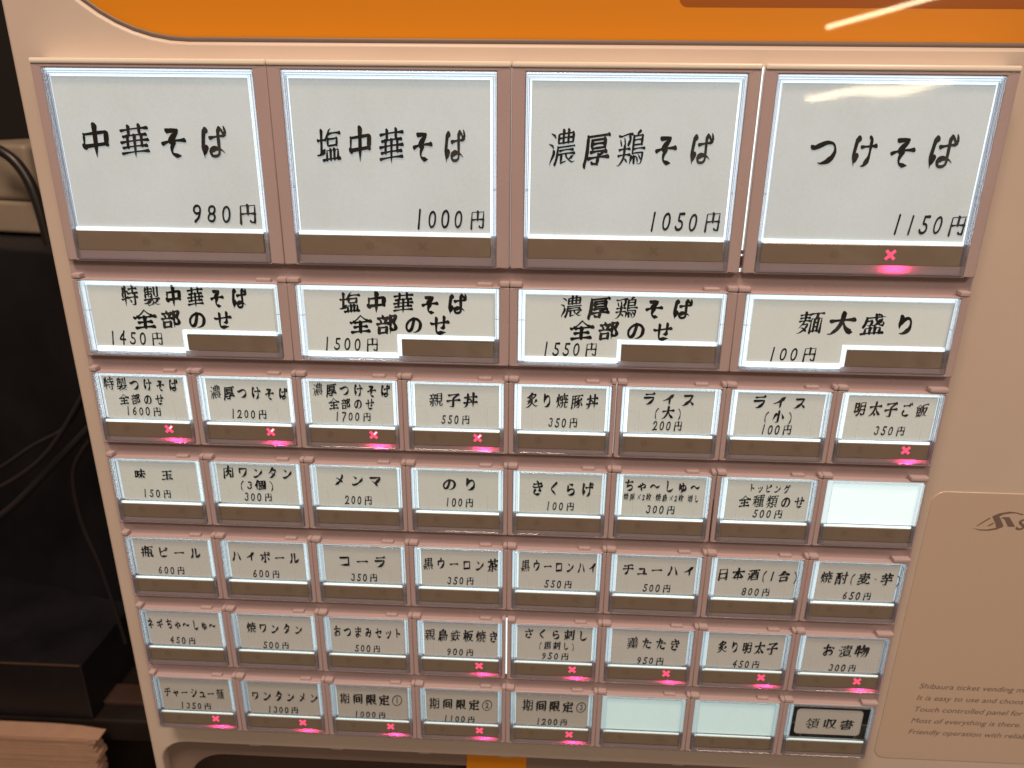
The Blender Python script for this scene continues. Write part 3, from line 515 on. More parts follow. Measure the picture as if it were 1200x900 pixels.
    "芋": [[1, 1, 66, 83, 66, 58], [1, 1, 33, 83, 33, 58], [0, 1, 50, 50, 50, -1, 47, -3, 35, -4, 26, 0], [1, 1, 7, 70, 93, 70], [1, 1, 14, 50, 86, 50], [1, 1, 7, 28, 93, 28]],
    "茶": [[1, 1, 50, 43, 49, -2, 48, -4, 42, -5, 34, -2], [1, 1, 18, 28, 82, 28], [1, 1, 31, 83, 31, 58], [1, 1, 62, 16, 70, 15, 88, -2], [1, 1, 7, 70, 94, 70], [1, 1, 68, 83, 68, 58], [1, 1, 6, 0, 16, 2, 31, 18], [1, 1, 2, 36, 11, 34, 25, 41, 50, 58, 65, 48, 81, 39, 88, 35, 98, 36]],
    "華": [[1, 1, 32, 83, 32, 63], [1, 1, 7, 74, 93, 74], [0, 1, 50, 56, 50, -7], [1, 1, 6, 40, 94, 40], [0, 0, 73, 56, 73, 24], [1, 1, 7, 8, 93, 8], [1, 1, 11, 24, 89, 24], [1, 1, 67, 83, 67, 63], [0, 0, 27, 56, 27, 24], [1, 1, 13, 56, 88, 56]],
    "製": [[1, 1, 66, 77, 66, 47], [1, 1, 13, 37, 13, 50, 14, 52, 49, 52, 50, 50, 51, 30, 59, 15, 70, 5, 77, 1, 88, -2, 96, 0], [1, 1, 86, 82, 85, 40, 83, 37, 76, 36, 67, 40], [0, 1, 16, 74, 52, 74], [1, 1, 31, 83, 31, 34], [1, 1, 6, 26, 94, 26], [1, 1, 17, 82, 12, 70, 13, 63, 55, 62], [0, 1, 68, 8, 83, 18, 89, 19], [1, 0, 40, 39, 49, 38], [1, 0, 4, 10, 12, 9, 25, 12, 41, 20, 44, 26], [0, 1, 28, 12, 28, 0, 30, -2, 50, 2, 57, 6]],
    "親": [[1, 1, 7, 70, 47, 70], [1, 0, 25, 82, 28, 70], [1, 1, 17, 22, 8, 4], [0, 0, 56, 43, 87, 43], [1, 1, 5, 47, 48, 47], [0, 1, 77, 26, 77, 6, 79, -2, 88, -4, 92, -2, 94, 6, 90, 14], [0, 1, 62, 26, 87, 27, 87, 74, 86, 76, 56, 75, 56, 28, 56, 26, 61, 25, 62, 22, 60, 12, 58, 5, 50, -2, 43, -4], [1, 1, 6, 30, 47, 30], [0, 1, 28, 46, 28, 0, 26, -2, 22, -3, 14, 0], [1, 0, 45, 66, 39, 61, 36, 47], [0, 0, 56, 60, 87, 60], [1, 1, 39, 22, 46, 8], [1, 0, 16, 65, 19, 55, 17, 47]],
    "豚": [[1, 0, 33, 54, 47, 56, 54, 59, 64, 68, 66, 74], [0, 0, 12, 29, 28, 29, 36, 32, 46, 34, 63, 46], [1, 1, 7, -5, 10, 11, 12, 30, 12, 75, 14, 76, 30, 76, 31, 75, 33, 24, 31, 0, 29, -3, 26, -4, 22, -3, 16, 0], [1, 1, 39, 74, 92, 74], [0, 0, 57, 60, 67, 42], [0, 1, 67, 42, 75, 44, 90, 56], [0, 1, 67, 42, 69, 12, 67, 2, 61, -4, 55, -4, 48, -1], [1, 0, 34, 9, 47, 12, 62, 26, 68, 28], [0, 1, 78, 45, 84, 24, 92, 8, 92, 2], [0, 0, 12, 53, 31, 53]],
    "部": [[1, 1, 70, 14, 78, 10, 84, 10, 88, 13, 90, 18, 88, 30, 80, 46, 88, 67, 89, 73, 86, 75, 66, 74, 66, -7], [1, 0, 28, 83, 32, 69], [1, 1, 9, 68, 54, 68], [1, 1, 14, 63, 19, 60, 24, 47], [1, 0, 46, 63, 40, 42], [1, 1, 6, 42, 57, 42], [0, 0, 14, 0, 48, 1, 49, 25, 15, 25, 14, 0]],
    "酎": [[0, 0, 32, 77, 32, 35, 34, 33, 43, 33], [1, 1, 52, 57, 95, 57], [1, 1, 83, 82, 82, -1, 81, -3, 76, -4, 68, -4, 62, -1], [1, 1, 6, 77, 46, 77], [0, 0, 20, 77, 20, 40, 16, 32, 9, 30], [0, 0, 9, 2, 43, 2], [1, 1, 9, -7, 9, 56, 11, 58, 41, 58, 43, 57, 43, -5], [0, 0, 9, 18, 43, 18], [1, 1, 53, 44, 60, 40, 71, 21]],
    "酒": [[1, 1, 3, 50, 10, 51, 21, 44], [0, 0, 53, 75, 54, 46, 52, 40, 45, 31, 36, 30], [1, 1, 10, 79, 25, 70], [0, 0, 36, 18, 88, 18], [0, 0, 70, 75, 69, 36, 75, 34, 88, 34], [1, 1, 30, 75, 95, 75], [1, 1, 24, 27, 11, 0, 12, -8], [0, 0, 36, 30, 37, 54, 87, 54, 88, 1, 37, 0, 36, 30]],
    "鉄": [[1, 1, 70, 82, 70, 29, 80, 8, 92, -4], [1, 1, 56, 78, 54, 64, 49, 47], [0, 1, 55, 63, 91, 62], [0, 1, 12, 60, 17, 56, 39, 56], [1, 1, 8, 38, 43, 38], [1, 1, 6, 54, 24, 74, 26, 76, 39, 67, 44, 58], [1, 1, 47, 36, 93, 36], [1, 1, 7, -1, 45, 7], [0, 0, 26, 56, 27, 4], [1, 1, 12, 30, 17, 10], [0, 1, 70, 26, 62, 12, 55, 4, 46, -3, 39, -2], [1, 1, 40, 30, 35, 11]],
    "间": [[1, 1, 36, 74, 86, 74, 87, 73, 87, 0, 86, -3, 82, -4, 78, -4, 70, 0], [0, 0, 34, 32, 66, 32], [1, 1, 13, 60, 13, -7], [1, 1, 12, 81, 26, 67], [0, 0, 66, 32, 65, 52, 35, 51, 35, 13, 65, 13, 66, 32]],
    "限": [[0, 1, 48, 39, 84, 39, 84, 75, 50, 76, 48, 75, 48, 0, 50, -1, 54, 0, 69, 3], [0, 1, 64, 39, 65, 32, 69, 23, 76, 10, 88, -1, 96, -1], [1, 1, 21, 21, 29, 19, 32, 20, 34, 24, 34, 36, 27, 52, 33, 74, 30, 76, 13, 76, 12, -7], [0, 0, 48, 57, 84, 57], [0, 1, 74, 18, 91, 28]],
    "領": [[1, 1, 27, 83, 24, 75, 5, 50], [0, 0, 52, 30, 88, 30], [1, 1, 22, 55, 28, 45, 27, 39], [1, 1, 46, 76, 94, 76], [0, 0, 70, 76, 68, 60], [1, 1, 13, 16, 24, 8, 32, -2], [1, 1, 73, 5, 81, 4, 95, -6], [1, 0, 8, 34, 36, 34, 38, 33, 38, 28, 35, 22, 26, 8], [0, 1, 26, 74, 42, 59, 44, 51], [1, 1, 36, -3, 46, -4, 59, 5, 66, 6], [0, 0, 52, 45, 88, 45], [0, 0, 88, 30, 88, 60, 52, 59, 53, 14, 87, 14, 88, 16, 88, 30]],
    "類": [[1, 1, 26, 82, 26, 39], [0, 1, 26, 59, 29, 55, 44, 46], [1, 1, 26, 36, 26, 17, 24, 13, 17, 3, 11, -1, 5, -2], [1, 1, 6, 62, 47, 62], [1, 1, 49, 76, 95, 76], [0, 0, 70, 76, 68, 60], [1, 0, 2, 43, 10, 44, 20, 55, 26, 59], [1, 1, 6, 24, 47, 24], [1, 1, 45, 81, 37, 68], [1, 1, 35, 38, 45, 29], [0, 0, 55, 45, 89, 45], [0, 1, 26, 14, 30, 12, 44, 2], [1, 1, 10, 80, 16, 69], [0, 0, 55, 30, 89, 30], [1, 1, 39, -4, 49, -3, 65, 6], [1, 1, 73, 5, 82, 4, 95, -6], [0, 0, 89, 45, 89, 57, 88, 60, 55, 60, 55, 15, 88, 15, 89, 45]],
    "飯": [[1, 1, 32, 18, 40, 0], [0, 0, 14, 2, 19, 2, 34, 8], [0, 1, 60, 52, 63, 38, 71, 19, 77, 9, 86, 0, 91, -3, 97, -2], [0, 1, 54, 52, 86, 52, 88, 51, 85, 38, 79, 20, 68, 5, 60, -2, 55, -3], [0, 1, 14, 24, 36, 24, 38, 26, 38, 51, 14, 52, 14, 5, 8, -8], [1, 1, 93, 75, 86, 77, 54, 71, 54, 35, 52, 16, 46, -1, 40, -6], [0, 0, 14, 38, 38, 38], [1, 0, 23, 65, 27, 52], [1, 1, 5, 59, 25, 77, 30, 75, 43, 62]],
    "馬": [[0, 1, 20, 60, 83, 60], [1, 1, 28, 17, 34, 13, 36, -2], [1, 1, 47, 17, 51, 14, 56, 0], [0, 0, 51, 76, 51, 28], [1, 1, 87, 76, 22, 76, 21, 74, 21, 27, 89, 26, 87, 6, 84, -3, 82, -4, 72, -4, 66, -1], [1, 1, 64, 20, 74, 7], [0, 1, 20, 44, 83, 43], [1, 1, 18, 18, 15, 7, 8, -5]],
    "鳥": [[0, 0, 22, 60, 77, 60], [0, 1, 22, 35, 94, 35], [0, 1, 22, 48, 76, 48, 77, 50, 76, 72, 24, 73, 22, 71, 22, 23, 88, 22, 88, 12, 84, -2, 81, -5, 68, -5], [1, 1, 32, 13, 34, -3], [1, 1, 18, 14, 9, -5], [1, 1, 60, 16, 66, 12, 70, 4], [1, 1, 48, 14, 53, -1], [1, 0, 56, 84, 48, 80, 47, 74]],
    "鶏": [[0, 0, 56, 60, 86, 60], [1, 1, 8, 39, 44, 39], [1, 1, 6, 23, 46, 23], [1, 1, 23, 70, 27, 54], [0, 1, 25, 15, 30, 13, 40, 2], [1, 1, 26, 49, 26, 27, 24, 14, 15, 1, 10, -3, 4, -3], [0, 1, 56, 48, 85, 48, 86, 71, 84, 72, 57, 72, 56, 70, 56, 26, 90, 25, 91, 24, 90, 7, 88, -3, 83, -6, 78, -5, 73, -2], [1, 1, 4, 77, 12, 74, 42, 79, 49, 78], [1, 1, 77, 20, 85, 8], [1, 1, 53, 16, 48, -4], [1, 1, 62, 15, 63, -1], [0, 1, 56, 36, 96, 36], [1, 1, 42, 72, 44, 65, 38, 50], [1, 1, 9, 66, 14, 51], [1, 0, 77, 84, 70, 79, 68, 72], [1, 1, 67, 17, 72, 13, 76, 2]],
    "麦": [[1, 1, 4, -1, 12, -4, 22, -2, 39, 3, 49, 8, 53, 8, 64, 2, 79, -2, 88, -4, 98, 0], [1, 1, 11, 73, 89, 73], [1, 1, 6, 44, 94, 44], [1, 1, 17, 58, 84, 58], [1, 0, 50, 83, 50, 44], [0, 0, 30, 27, 33, 21, 44, 11, 46, 8], [1, 0, 4, 19, 13, 19, 32, 29, 36, 34, 40, 43], [0, 0, 35, 30, 72, 29, 70, 22, 57, 11, 55, 8]],
    "麺": [[1, 1, 48, 75, 94, 75], [1, 1, 7, 73, 43, 73], [1, 1, 6, 47, 44, 47], [0, 0, 52, 0, 90, 0], [1, 1, 51, -7, 51, 52, 53, 55, 90, 54, 90, -7], [0, 0, 72, 74, 70, 58, 64, 50, 64, 0], [0, 0, 64, 36, 78, 36], [1, 1, 8, 60, 42, 60], [1, 1, 26, 83, 26, 52, 20, 37, 6, 18], [0, 1, 20, 34, 37, 33, 37, 26, 32, 16, 24, 7, 12, -2, 3, -3], [1, 1, 15, 19, 20, 19, 26, 14, 38, 1], [0, 0, 64, 18, 77, 18], [0, 0, 78, 55, 78, 0]],
    "黒": [[1, 1, 35, 9, 38, 5, 40, -6], [1, 1, 14, 32, 87, 32], [1, 1, 6, 18, 94, 18], [1, 1, 58, 9, 63, -5], [0, 0, 20, 62, 80, 62], [0, 0, 50, 77, 50, 18], [1, 1, 77, 10, 89, -3, 95, -5], [1, 1, 26, 11, 19, 8, 12, -4, 5, -6], [0, 0, 50, 77, 80, 77, 80, 47, 21, 46, 20, 77, 50, 77]],
    "·": [[1, 1, 44, 42, 56, 34]],
    "①": [[0, 0, 50, 80, 75, 72, 90, 51, 90, 25, 75, 4, 50, -4, 25, 4, 10, 25, 10, 51, 25, 72, 50, 80], [1, 1, 50, 60, 50, 16]],
    "②": [[0, 0, 50, 80, 75, 72, 90, 51, 90, 25, 75, 4, 50, -4, 25, 4, 10, 25, 10, 51, 25, 72, 50, 80], [1, 0, 37, 49, 41, 57, 47, 59, 53, 58, 56, 55, 57, 52, 58, 48, 56, 41, 46, 25, 45, 20], [1, 1, 37, 17, 48, 20, 63, 20]],
    "③": [[0, 0, 50, 80, 75, 72, 90, 51, 90, 25, 75, 4, 50, -4, 25, 4, 10, 25, 10, 51, 25, 72, 50, 80], [1, 1, 43, 57, 49, 58, 54, 57, 56, 56, 58, 54, 59, 50, 59, 45, 55, 39, 59, 34, 60, 27, 58, 21, 52, 18, 48, 18, 44, 20, 40, 26]],
}
# row, column, lines of (text, left, right, middle height, size) in mm on the button
TABLE = [
    (1, 0, [('中華そば', 12.1, 57.7, -23.1, 10.2), ('980円', 44.1, 64.3, -44.3, 6.2)]),
    (1, 1, [('塩中華そば', 13.0, 58.4, -23.4, 10.2), ('1000円', 43.0, 64.0, -44.7, 6.2)]),
    (1, 2, [('濃厚鶏そば', 11.4, 60.0, -23.3, 10.2), ('1050円', 43.3, 64.2, -44.3, 6.2)]),
    (1, 3, [('つけそば', 16.2, 58.6, -23.2, 10.2), ('1150円', 44.7, 65.4, -44.0, 6.2)]),
    (2, 0, [('特製中華そば', 16.1, 58.3, -7.6, 7.2), ('全部のせ', 18.9, 52.4, -15.1, 6.9), ('1450円', 10.3, 27.9, -21.9, 4.9)]),
    (2, 1, [('塩中華そば', 16.5, 58.3, -8.1, 7.2), ('全部のせ', 19.5, 52.6, -15.1, 6.9), ('1500円', 11.0, 28.6, -22.2, 4.9)]),
    (2, 2, [('濃厚鶏そば', 16.5, 58.4, -8.0, 7.2), ('全部のせ', 19.6, 52.7, -15.5, 6.9), ('1550円', 11.6, 28.7, -22.1, 4.9)]),
    (2, 3, [('麺大盛り', 20.0, 55.6, -11.5, 7.4), ('100円', 12.9, 27.2, -22.0, 4.9)]),
    (3, 0, [('特製つけそば', 4.5, 30.7, -6.6, 4.9), ('全部のせ', 9.1, 24.9, -11.9, 4.4), ('1600円', 11.2, 23.2, -16.3, 3.4)]),
    (3, 1, [('濃厚つけそば', 5.6, 32.6, -8.6, 4.9), ('1200円', 12.3, 24.4, -16.3, 3.4)]),
    (3, 2, [('濃厚つけそば', 5.4, 31.9, -6.6, 4.9), ('全部のせ', 10.4, 26.2, -11.5, 4.4), ('1700円', 12.7, 24.7, -16.1, 3.4)]),
    (3, 3, [('親子丼', 9.1, 25.6, -9.1, 5.2), ('550円', 13.0, 22.7, -16.2, 3.5)]),
    (3, 4, [('炙り焼豚丼', 5.8, 30.1, -8.4, 5.4), ('350円', 13.6, 23.4, -16.2, 3.7)]),
    (3, 5, [('ライス', 9.1, 25.8, -6.8, 5.2), ('(大)', 13.3, 21.8, -11.6, 4.6), ('200円', 12.7, 22.6, -16.3, 3.6)]),
    (3, 6, [('ライス', 9.3, 26.3, -6.9, 5.2), ('(小)', 13.7, 22.5, -11.9, 4.6), ('100円', 13.4, 23.1, -16.6, 3.6)]),
    (3, 7, [('明太子ご飯', 6.4, 30.3, -8.3, 5.4), ('350円', 14.3, 24.2, -15.8, 3.6)]),
    (4, 0, [('味　玉', 9.6, 23.6, -8.8, 4.2), ('150円', 12.0, 21.9, -16.3, 3.5)]),
    (4, 1, [('肉ワンタン', 6.2, 31.1, -6.6, 4.9), ('(3個)', 12.1, 23.8, -11.6, 4.2), ('300円', 12.9, 23.0, -16.4, 3.5)]),
    (4, 2, [('メンマ', 10.3, 26.9, -8.5, 5.2), ('200円', 13.4, 23.3, -16.3, 3.6)]),
    (4, 3, [('のり', 13.0, 24.4, -8.8, 5.6), ('100円', 14.2, 23.7, -15.9, 3.6)]),
    (4, 4, [('きくらげ', 8.7, 30.1, -9.3, 6.0), ('100円', 14.0, 23.5, -16.1, 3.6)]),
    (4, 5, [('ちゃ〜しゅ〜', 4.9, 30.8, -7.0, 5.0), ('焼豚×2枚·焼鳥×2枚 増し', 4.7, 30.7, -11.5, 3.0), ('300円', 12.9, 22.9, -16.2, 3.5)]),
    (4, 6, [('トッピング', 12.2, 25.7, -6.6, 3.4), ('全種類のせ', 8.8, 31.2, -11.6, 5.0), ('500円', 14.1, 24.3, -16.5, 3.5)]),
    (5, 0, [('瓶ビール', 6.7, 29.3, -8.9, 5.2), ('600円', 12.2, 22.2, -16.7, 3.5)]),
    (5, 1, [('ハイボール', 5.2, 30.5, -9.5, 5.2), ('600円', 12.5, 22.5, -16.7, 3.5)]),
    (5, 2, [('コーラ', 9.8, 27.0, -9.8, 5.4), ('350円', 13.6, 23.5, -16.7, 3.5)]),
    (5, 3, [('黒ウーロン茶', 5.0, 32.8, -9.6, 5.4), ('350円', 13.8, 23.6, -16.6, 3.5)]),
    (5, 4, [('黒ウーロンハイ', 5.1, 32.4, -9.1, 5.3), ('550円', 13.8, 23.9, -16.5, 3.5)]),
    (5, 5, [('チューハイ', 6.2, 31.7, -9.1, 5.2), ('500円', 14.0, 24.1, -16.7, 3.5)]),
    (5, 6, [('日本酒(1合)', 4.8, 32.9, -9.6, 5.2), ('800円', 14.0, 24.0, -16.7, 3.5)]),
    (5, 7, [('焼酎(麦·芋)', 5.4, 33.3, -9.5, 5.2), ('650円', 14.5, 24.4, -16.8, 3.5)]),
    (6, 0, [('ネギちゃ〜しゅ〜', 4.0, 30.9, -9.2, 5.0), ('450円', 11.9, 21.9, -16.7, 3.5)]),
    (6, 1, [('焼ワンタン', 7.2, 28.9, -9.4, 5.0), ('500円', 12.8, 23.0, -17.2, 3.5)]),
    (6, 2, [('おつまみセット', 5.4, 31.1, -9.5, 5.4), ('500円', 13.0, 22.9, -17.0, 3.5)]),
    (6, 3, [('親鳥鉄板焼き', 4.7, 32.6, -9.3, 5.6), ('900円', 13.2, 23.2, -16.9, 3.5)]),
    (6, 4, [('さくら刺し', 7.1, 30.5, -7.0, 4.8), ('(馬刺し)', 12.7, 25.8, -12.2, 3.8), ('950円', 13.9, 23.9, -17.0, 3.4)]),
    (6, 5, [('鶏たたき', 9.9, 29.6, -9.5, 5.6), ('950円', 14.3, 24.2, -17.4, 3.5)]),
    (6, 6, [('炙り明太子', 7.8, 30.3, -9.5, 5.6), ('450円', 14.4, 24.3, -17.2, 3.5)]),
    (6, 7, [('お漬物', 11.1, 28.0, -9.3, 5.6), ('300円', 14.4, 24.3, -17.0, 3.5)]),
    (7, 0, [('チャーシュー麺', 5.6, 30.1, -10.4, 5.2), ('1350円', 11.7, 23.9, -16.9, 3.4)]),
    (7, 1, [('ワンタンメン', 5.7, 32.3, -10.3, 5.2), ('1300円', 11.8, 23.8, -17.0, 3.4)]),
    (7, 2, [('期间限定①', 5.4, 30.5, -9.8, 5.6), ('1000円', 11.3, 23.4, -17.5, 3.3)]),
    (7, 3, [('期间限定②', 5.4, 30.5, -10.2, 5.6), ('1100円', 11.5, 23.5, -17.7, 3.3)]),
    (7, 4, [('期间限定③', 6.6, 31.7, -9.2, 5.6), ('1200円', 12.7, 24.5, -17.1, 3.3)]),
    (7, 7, [('領収書', 9.8, 28.1, -12.1, 5.2)]),
]
LOGO = [[(311.7, -123.0), (315.4, -119.5), (316.0, -119.7), (312.2, -123.0)], [(315.3, -122.9), (317.3, -121.4), (317.5, -121.9), (316.2, -122.9)], [(310.3, -123.9), (313.1, -124.4), (315.8, -124.3), (318.4, -123.6), (318.7, -123.3), (317.9, -121.5), (316.3, -118.9), (318.8, -118.9), (321.1, -122.6), (320.8, -123.2), (318.9, -124.2), (316.4, -124.8), (313.2, -124.8)], [(316.3, -118.9), (318.5, -117.6), (321.9, -116.8), (324.1, -117.0), (326.9, -117.7), (326.9, -118.1), (324.2, -117.4), (322.4, -117.5), (320.0, -118.0), (318.7, -118.9)], [(319.4, -119.5), (320.2, -119.1), (322.3, -119.0), (325.2, -122.8), (322.7, -122.9), (320.8, -119.9)]]

def top_thing(name, label, cat, loc=(0, 0, 0)):
    o = bpy.data.objects.new(name, None); C.objects.link(o)
    o.location = [v * MM for v in loc]
    o.empty_display_size = .01
    return tag(o, label, cat)

def closed(o):
    """merge doubled points and turn the normals outward"""
    bm = bmesh.new(); bm.from_mesh(o.data)
    bmesh.ops.remove_doubles(bm, verts=bm.verts, dist=1e-6)
    bmesh.ops.recalc_face_normals(bm, faces=bm.faces)
    bm.to_mesh(o.data); bm.free()
    return o

def plate(name, outer, holes, y, depth, bev, m, parent):
    """flat moulded panel with holes: front face at y, rounded edges"""
    cu = bpy.data.curves.new(name, 'CURVE'); cu.dimensions = '2D'; cu.fill_mode = 'BOTH'
    for k, pts in enumerate([outer] + holes):
        sp = cu.splines.new('POLY'); sp.points.add(len(pts) - 1)
        for p, (x, z) in zip(sp.points, pts): p.co = (x * MM, z * MM, 0, 1)
        sp.use_cyclic_u = True
    cu.extrude = (depth / 2 - bev) * MM; cu.bevel_depth = bev * MM; cu.bevel_resolution = 2; cu.offset = -bev * MM
    t = bpy.data.objects.new(name, cu); C.objects.link(t)
    bpy.context.view_layer.update()
    me = bpy.data.meshes.new_from_object(t.evaluated_get(bpy.context.evaluated_depsgraph_get()))
    bpy.data.objects.remove(t)
    me.materials.clear()
    for v in me.vertices:
        x, y_, z_ = v.co
        v.co = (x, (y + depth / 2) * MM - z_, y_)
    me.name = name
    return soften(link(name, me, m, parent))

# ================================================================ the ticket machine
mach = top_thing("ticket_machine", "cream ticket vending machine front with glowing menu buttons under an orange panel", "vending machine")

body = plate("front_panel", rr(-9.6, 430, -330, 210, 3, 3),
             [rr(-4, 420, 33.5, 195, 50, 14), rr(-2.0, 289.2, -225.4, 26.5, 1.0, 2), rr(-5.6, 400, -322, -242.0, 12, 6)],
             8, 6, 1.1, M['body'], mach)
V, F = join(box(-9.0, -7.6, 13.5, 150, -329, 209), box(427, 429, 13.5, 150, -329, 209), box(-7.6, 427, 140, 150, -329, 209))
pydata("machine_casing", V, F, M['body'], mach)
V, F = box(-6, 296, 15.2, 17, -231, 31)
pydata("inner_back_plate", V, F, M['slot'], mach)

# orange acrylic window with its trim
V, F = loops([(rr(-4, 420, 33.5, 195, 50, 14), 9.0), (rr(-3.2, 419, 34.7, 194, 49, 14), 8.6), (rr(-2.6, 418.6, 35.0, 193.6, 48.6, 14), 9.6)])
pydata("grey_trim", V, F, M['grey_trim'], mach, smooth=True)
op = plate("orange_panel", rr(-3.4, 419.2, 34.4, 194.4, 49, 14), [], 9.0, 3, .2, M['orange'], mach)
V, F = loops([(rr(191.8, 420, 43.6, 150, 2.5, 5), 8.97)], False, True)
pydata("reflection_band", V, [F[-1][::-1]], M['dark_orange'], op)  # dark reflection painted as a flat darker patch on the acrylic

# recess below the buttons
rec = plate("lower_recess", rr(-8, 410, -326, -240, 8, 4), [rr(2.5, 398, -320, -253.5, 17, 8)], 13.2, 4, .8, M['recess'], mach)
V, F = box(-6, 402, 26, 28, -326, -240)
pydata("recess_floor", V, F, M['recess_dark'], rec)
V, F = box(126.5, 152.5, 12.6, 15.5, -262, -241.5, .4)
pydata("orange_guide", V, F, M['orange'], rec)
for xx in (71.5, 109, 143.6, 36.0, 181, 216):   # little moulded catches on the edge
    V, F = box(xx - 2.6, xx + 2.6, 8.6, 13, -242.6, -240.9, .4)
    pydata("edge_catch", V, F, M['body'], mach)

# side panel with print
sp = plate("side_panel", rr(294.2, 440, -232.3, -109.7, 4.5, 6), [], 7.75, 1.6, .22, M['side'], mach)

from mathutils.geometry import tessellate_polygon
for k, pl in enumerate(LOGO):
    tris = tessellate_polygon([[Vector((x, z, 0)) for x, z in pl]])
    F = []
    for a, b_, c_ in tris:
        cr = (pl[b_][0] - pl[a][0]) * (pl[c_][1] - pl[a][1]) - (pl[c_][0] - pl[a][0]) * (pl[b_][1] - pl[a][1])
        F.append((a, b_, c_) if cr > 0 else (a, c_, b_))
    pydata("printed_emblem", [(x, 7.70 - .004 * k, z) for x, z in pl], F, M['print_grey'], sp)

def latin(txt, x, z, size, sx, shear, bold, name):
    cu = bpy.data.curves.new(name, 'FONT'); cu.body = txt; cu.size = size * MM; cu.offset = bold * MM; cu.resolution_u = 3
    t = bpy.data.objects.new(name, cu); C.objects.link(t)
    bpy.context.view_layer.update()
    me = bpy.data.meshes.new_from_object(t.evaluated_get(bpy.context.evaluated_depsgraph_get()))
    bpy.data.objects.remove(t); me.materials.clear()
    for v in me.vertices:
        a, b, _ = v.co
        v.co = (x * MM + a * sx + b * shear, 7.70 * MM, z * MM + b)
    return link(name, me, M['print_grey'], sp)
for k, t in enumerate(("Shibaura ticket vending machine.", "It is easy to use and choose.", "Touch controlled panel for",
                       "Most of everything is there.", "Friendly operation with reliability.")):
    latin(t, 305.6, -196.2 - 5.72 * k, 3.5, 1.10, .22, 0, "printed_text")
latin("SHIBAURA", 325.2, -124.0, 6.2, 1.15, .2, .12, "printed_name")

# ---------------------------------------------------------------- brush lettering
GL = {}
for ch, st in GLYPHS.items():
    GL[ch] = [([(q[i] / 100, q[i + 1] / 100) for i in range(2, len(q), 2)], q[0], q[1]) for q in st]

def write(txt, x0, x1, zc, h, x_off, z_off, y, m, parent, name, bold=1.0):
    """brush lettering fitted between x0 and x1, h high, as one mesh"""
    small = h < 3.2
    polys, _ = place(txt, GL, 1.0, rnd, kbold=bold)
    xs = [p[0] for q in polys for p in q]; a, b = min(xs), max(xs)
    sx = (x1 - x0) / (b - a)
    V, F = [], []
    digits = txt[0].isdigit() and txt[-1] == '円'
    sz = h / (.74 if digits else .98)
    for k, q in enumerate(polys):
        n = len(V); yy = y - .00025 * (k % 40)
        for (u, v) in q:
            V.append((x_off + x0 + (u - a) * sx, yy, z_off + zc + (v - (.36 if digits else .38)) * sz))
        ar = sum(q[i][0] * q[(i + 1) % len(q)][1] - q[(i + 1) % len(q)][0] * q[i][1] for i in range(len(q)))
        idx = tuple(range(n, n + len(q)))
        F.append(idx if ar > 0 else idx[::-1])
    return pydata(name, V, F, m, parent)

def cross(name, cx, cz, r, w, y, m, parent, tip=None):
    V, F = [], []
    for k, (a, s) in enumerate(((45, 1), (-45, .99))):
        c, d = math.cos(math.radians(a)), math.sin(math.radians(a))
        n = len(V)
        for u, v in ((-r, -w), (r, -w), (r, w), (-r, w)):
            V.append((cx + u * c - v * d, y - .01 * k, cz + u * d + v * c))
        F.append((n, n + 1, n + 2, n + 3))
    o = pydata(name, V, F, m, parent)
    if tip:
        c = math.cos(math.radians(45)); V = []
        for u, v in ((r * .15, -w * .6), (r * .92, -w * .6), (r * .92, w * .6), (r * .15, w * .6)):
            V.append((cx + u * c - v * c, y - .03, cz + u * c + v * c))
        pydata("bright_core", V, [(0, 1, 2, 3)], tip, parent)
    return o

def disc(name, cx, cz, r, y, m, parent):
    V = [(cx + r * math.cos(k * math.pi / 9), y, cz + r * math.sin(k * math.pi / 9)) for k in range(18)]
    return pydata(name, V, [tuple(range(18))], m, parent)

# ---------------------------------------------------------------- menu buttons
TOP = {1: 27.9, 2: -36.3}
for r in range(3, 8): TOP[r] = -68.4 - 32.25 * (r - 3)
TEXT = {(r, c): t for r, c, t in TABLE}
SOLD = {(1, 3), (3, 0), (3, 1), (3, 2), (3, 3), (3, 7), (6, 3), (6, 4), (6, 5), (6, 6), (6, 7), (7, 0), (7, 1), (7, 2), (7, 3), (7, 4)}
FADED = {(3, 7): 1}
LEAKS = {(1, 3): .42, (3, 5): .18, (6, 4): .28, (4, 6): .22, (1, 2): .10}      # gaps beside the left edge of that button

CACHE = {}
def shared(key, name, build, m, parent, off, fix=False):
    """one mesh per kind, shared between alike buttons; off = (x, z) in mm"""
    if key not in CACHE:
        V, F = build()
        me = bpy.data.meshes.new(name)
        me.from_pydata([(x * MM, y * MM, z * MM) for x, y, z in V], [], F); me.update()
        me.materials.append(m)
        o = bpy.data.objects.new(name, me)
        if fix: closed(o)
        CACHE[key] = me; bpy.data.objects.remove(o)
    o = bpy.data.objects.new(name, CACHE[key]); C.objects.link(o); o.parent = parent
    o.location = (off[0] * MM, 0, off[1] * MM)
    return o

def frame_with_teeth(x0, x1, z0, z1, w, y0, y1):
    """clear cover: a box-shaped rim of thick acrylic, open behind"""
    return ring((x0, x1, z0, z1), (x0 + w[0], x1 - w[1], z0 + w[2], z1 - w[3]), y0, y1, b=.35, ro=.5, ri=.25)

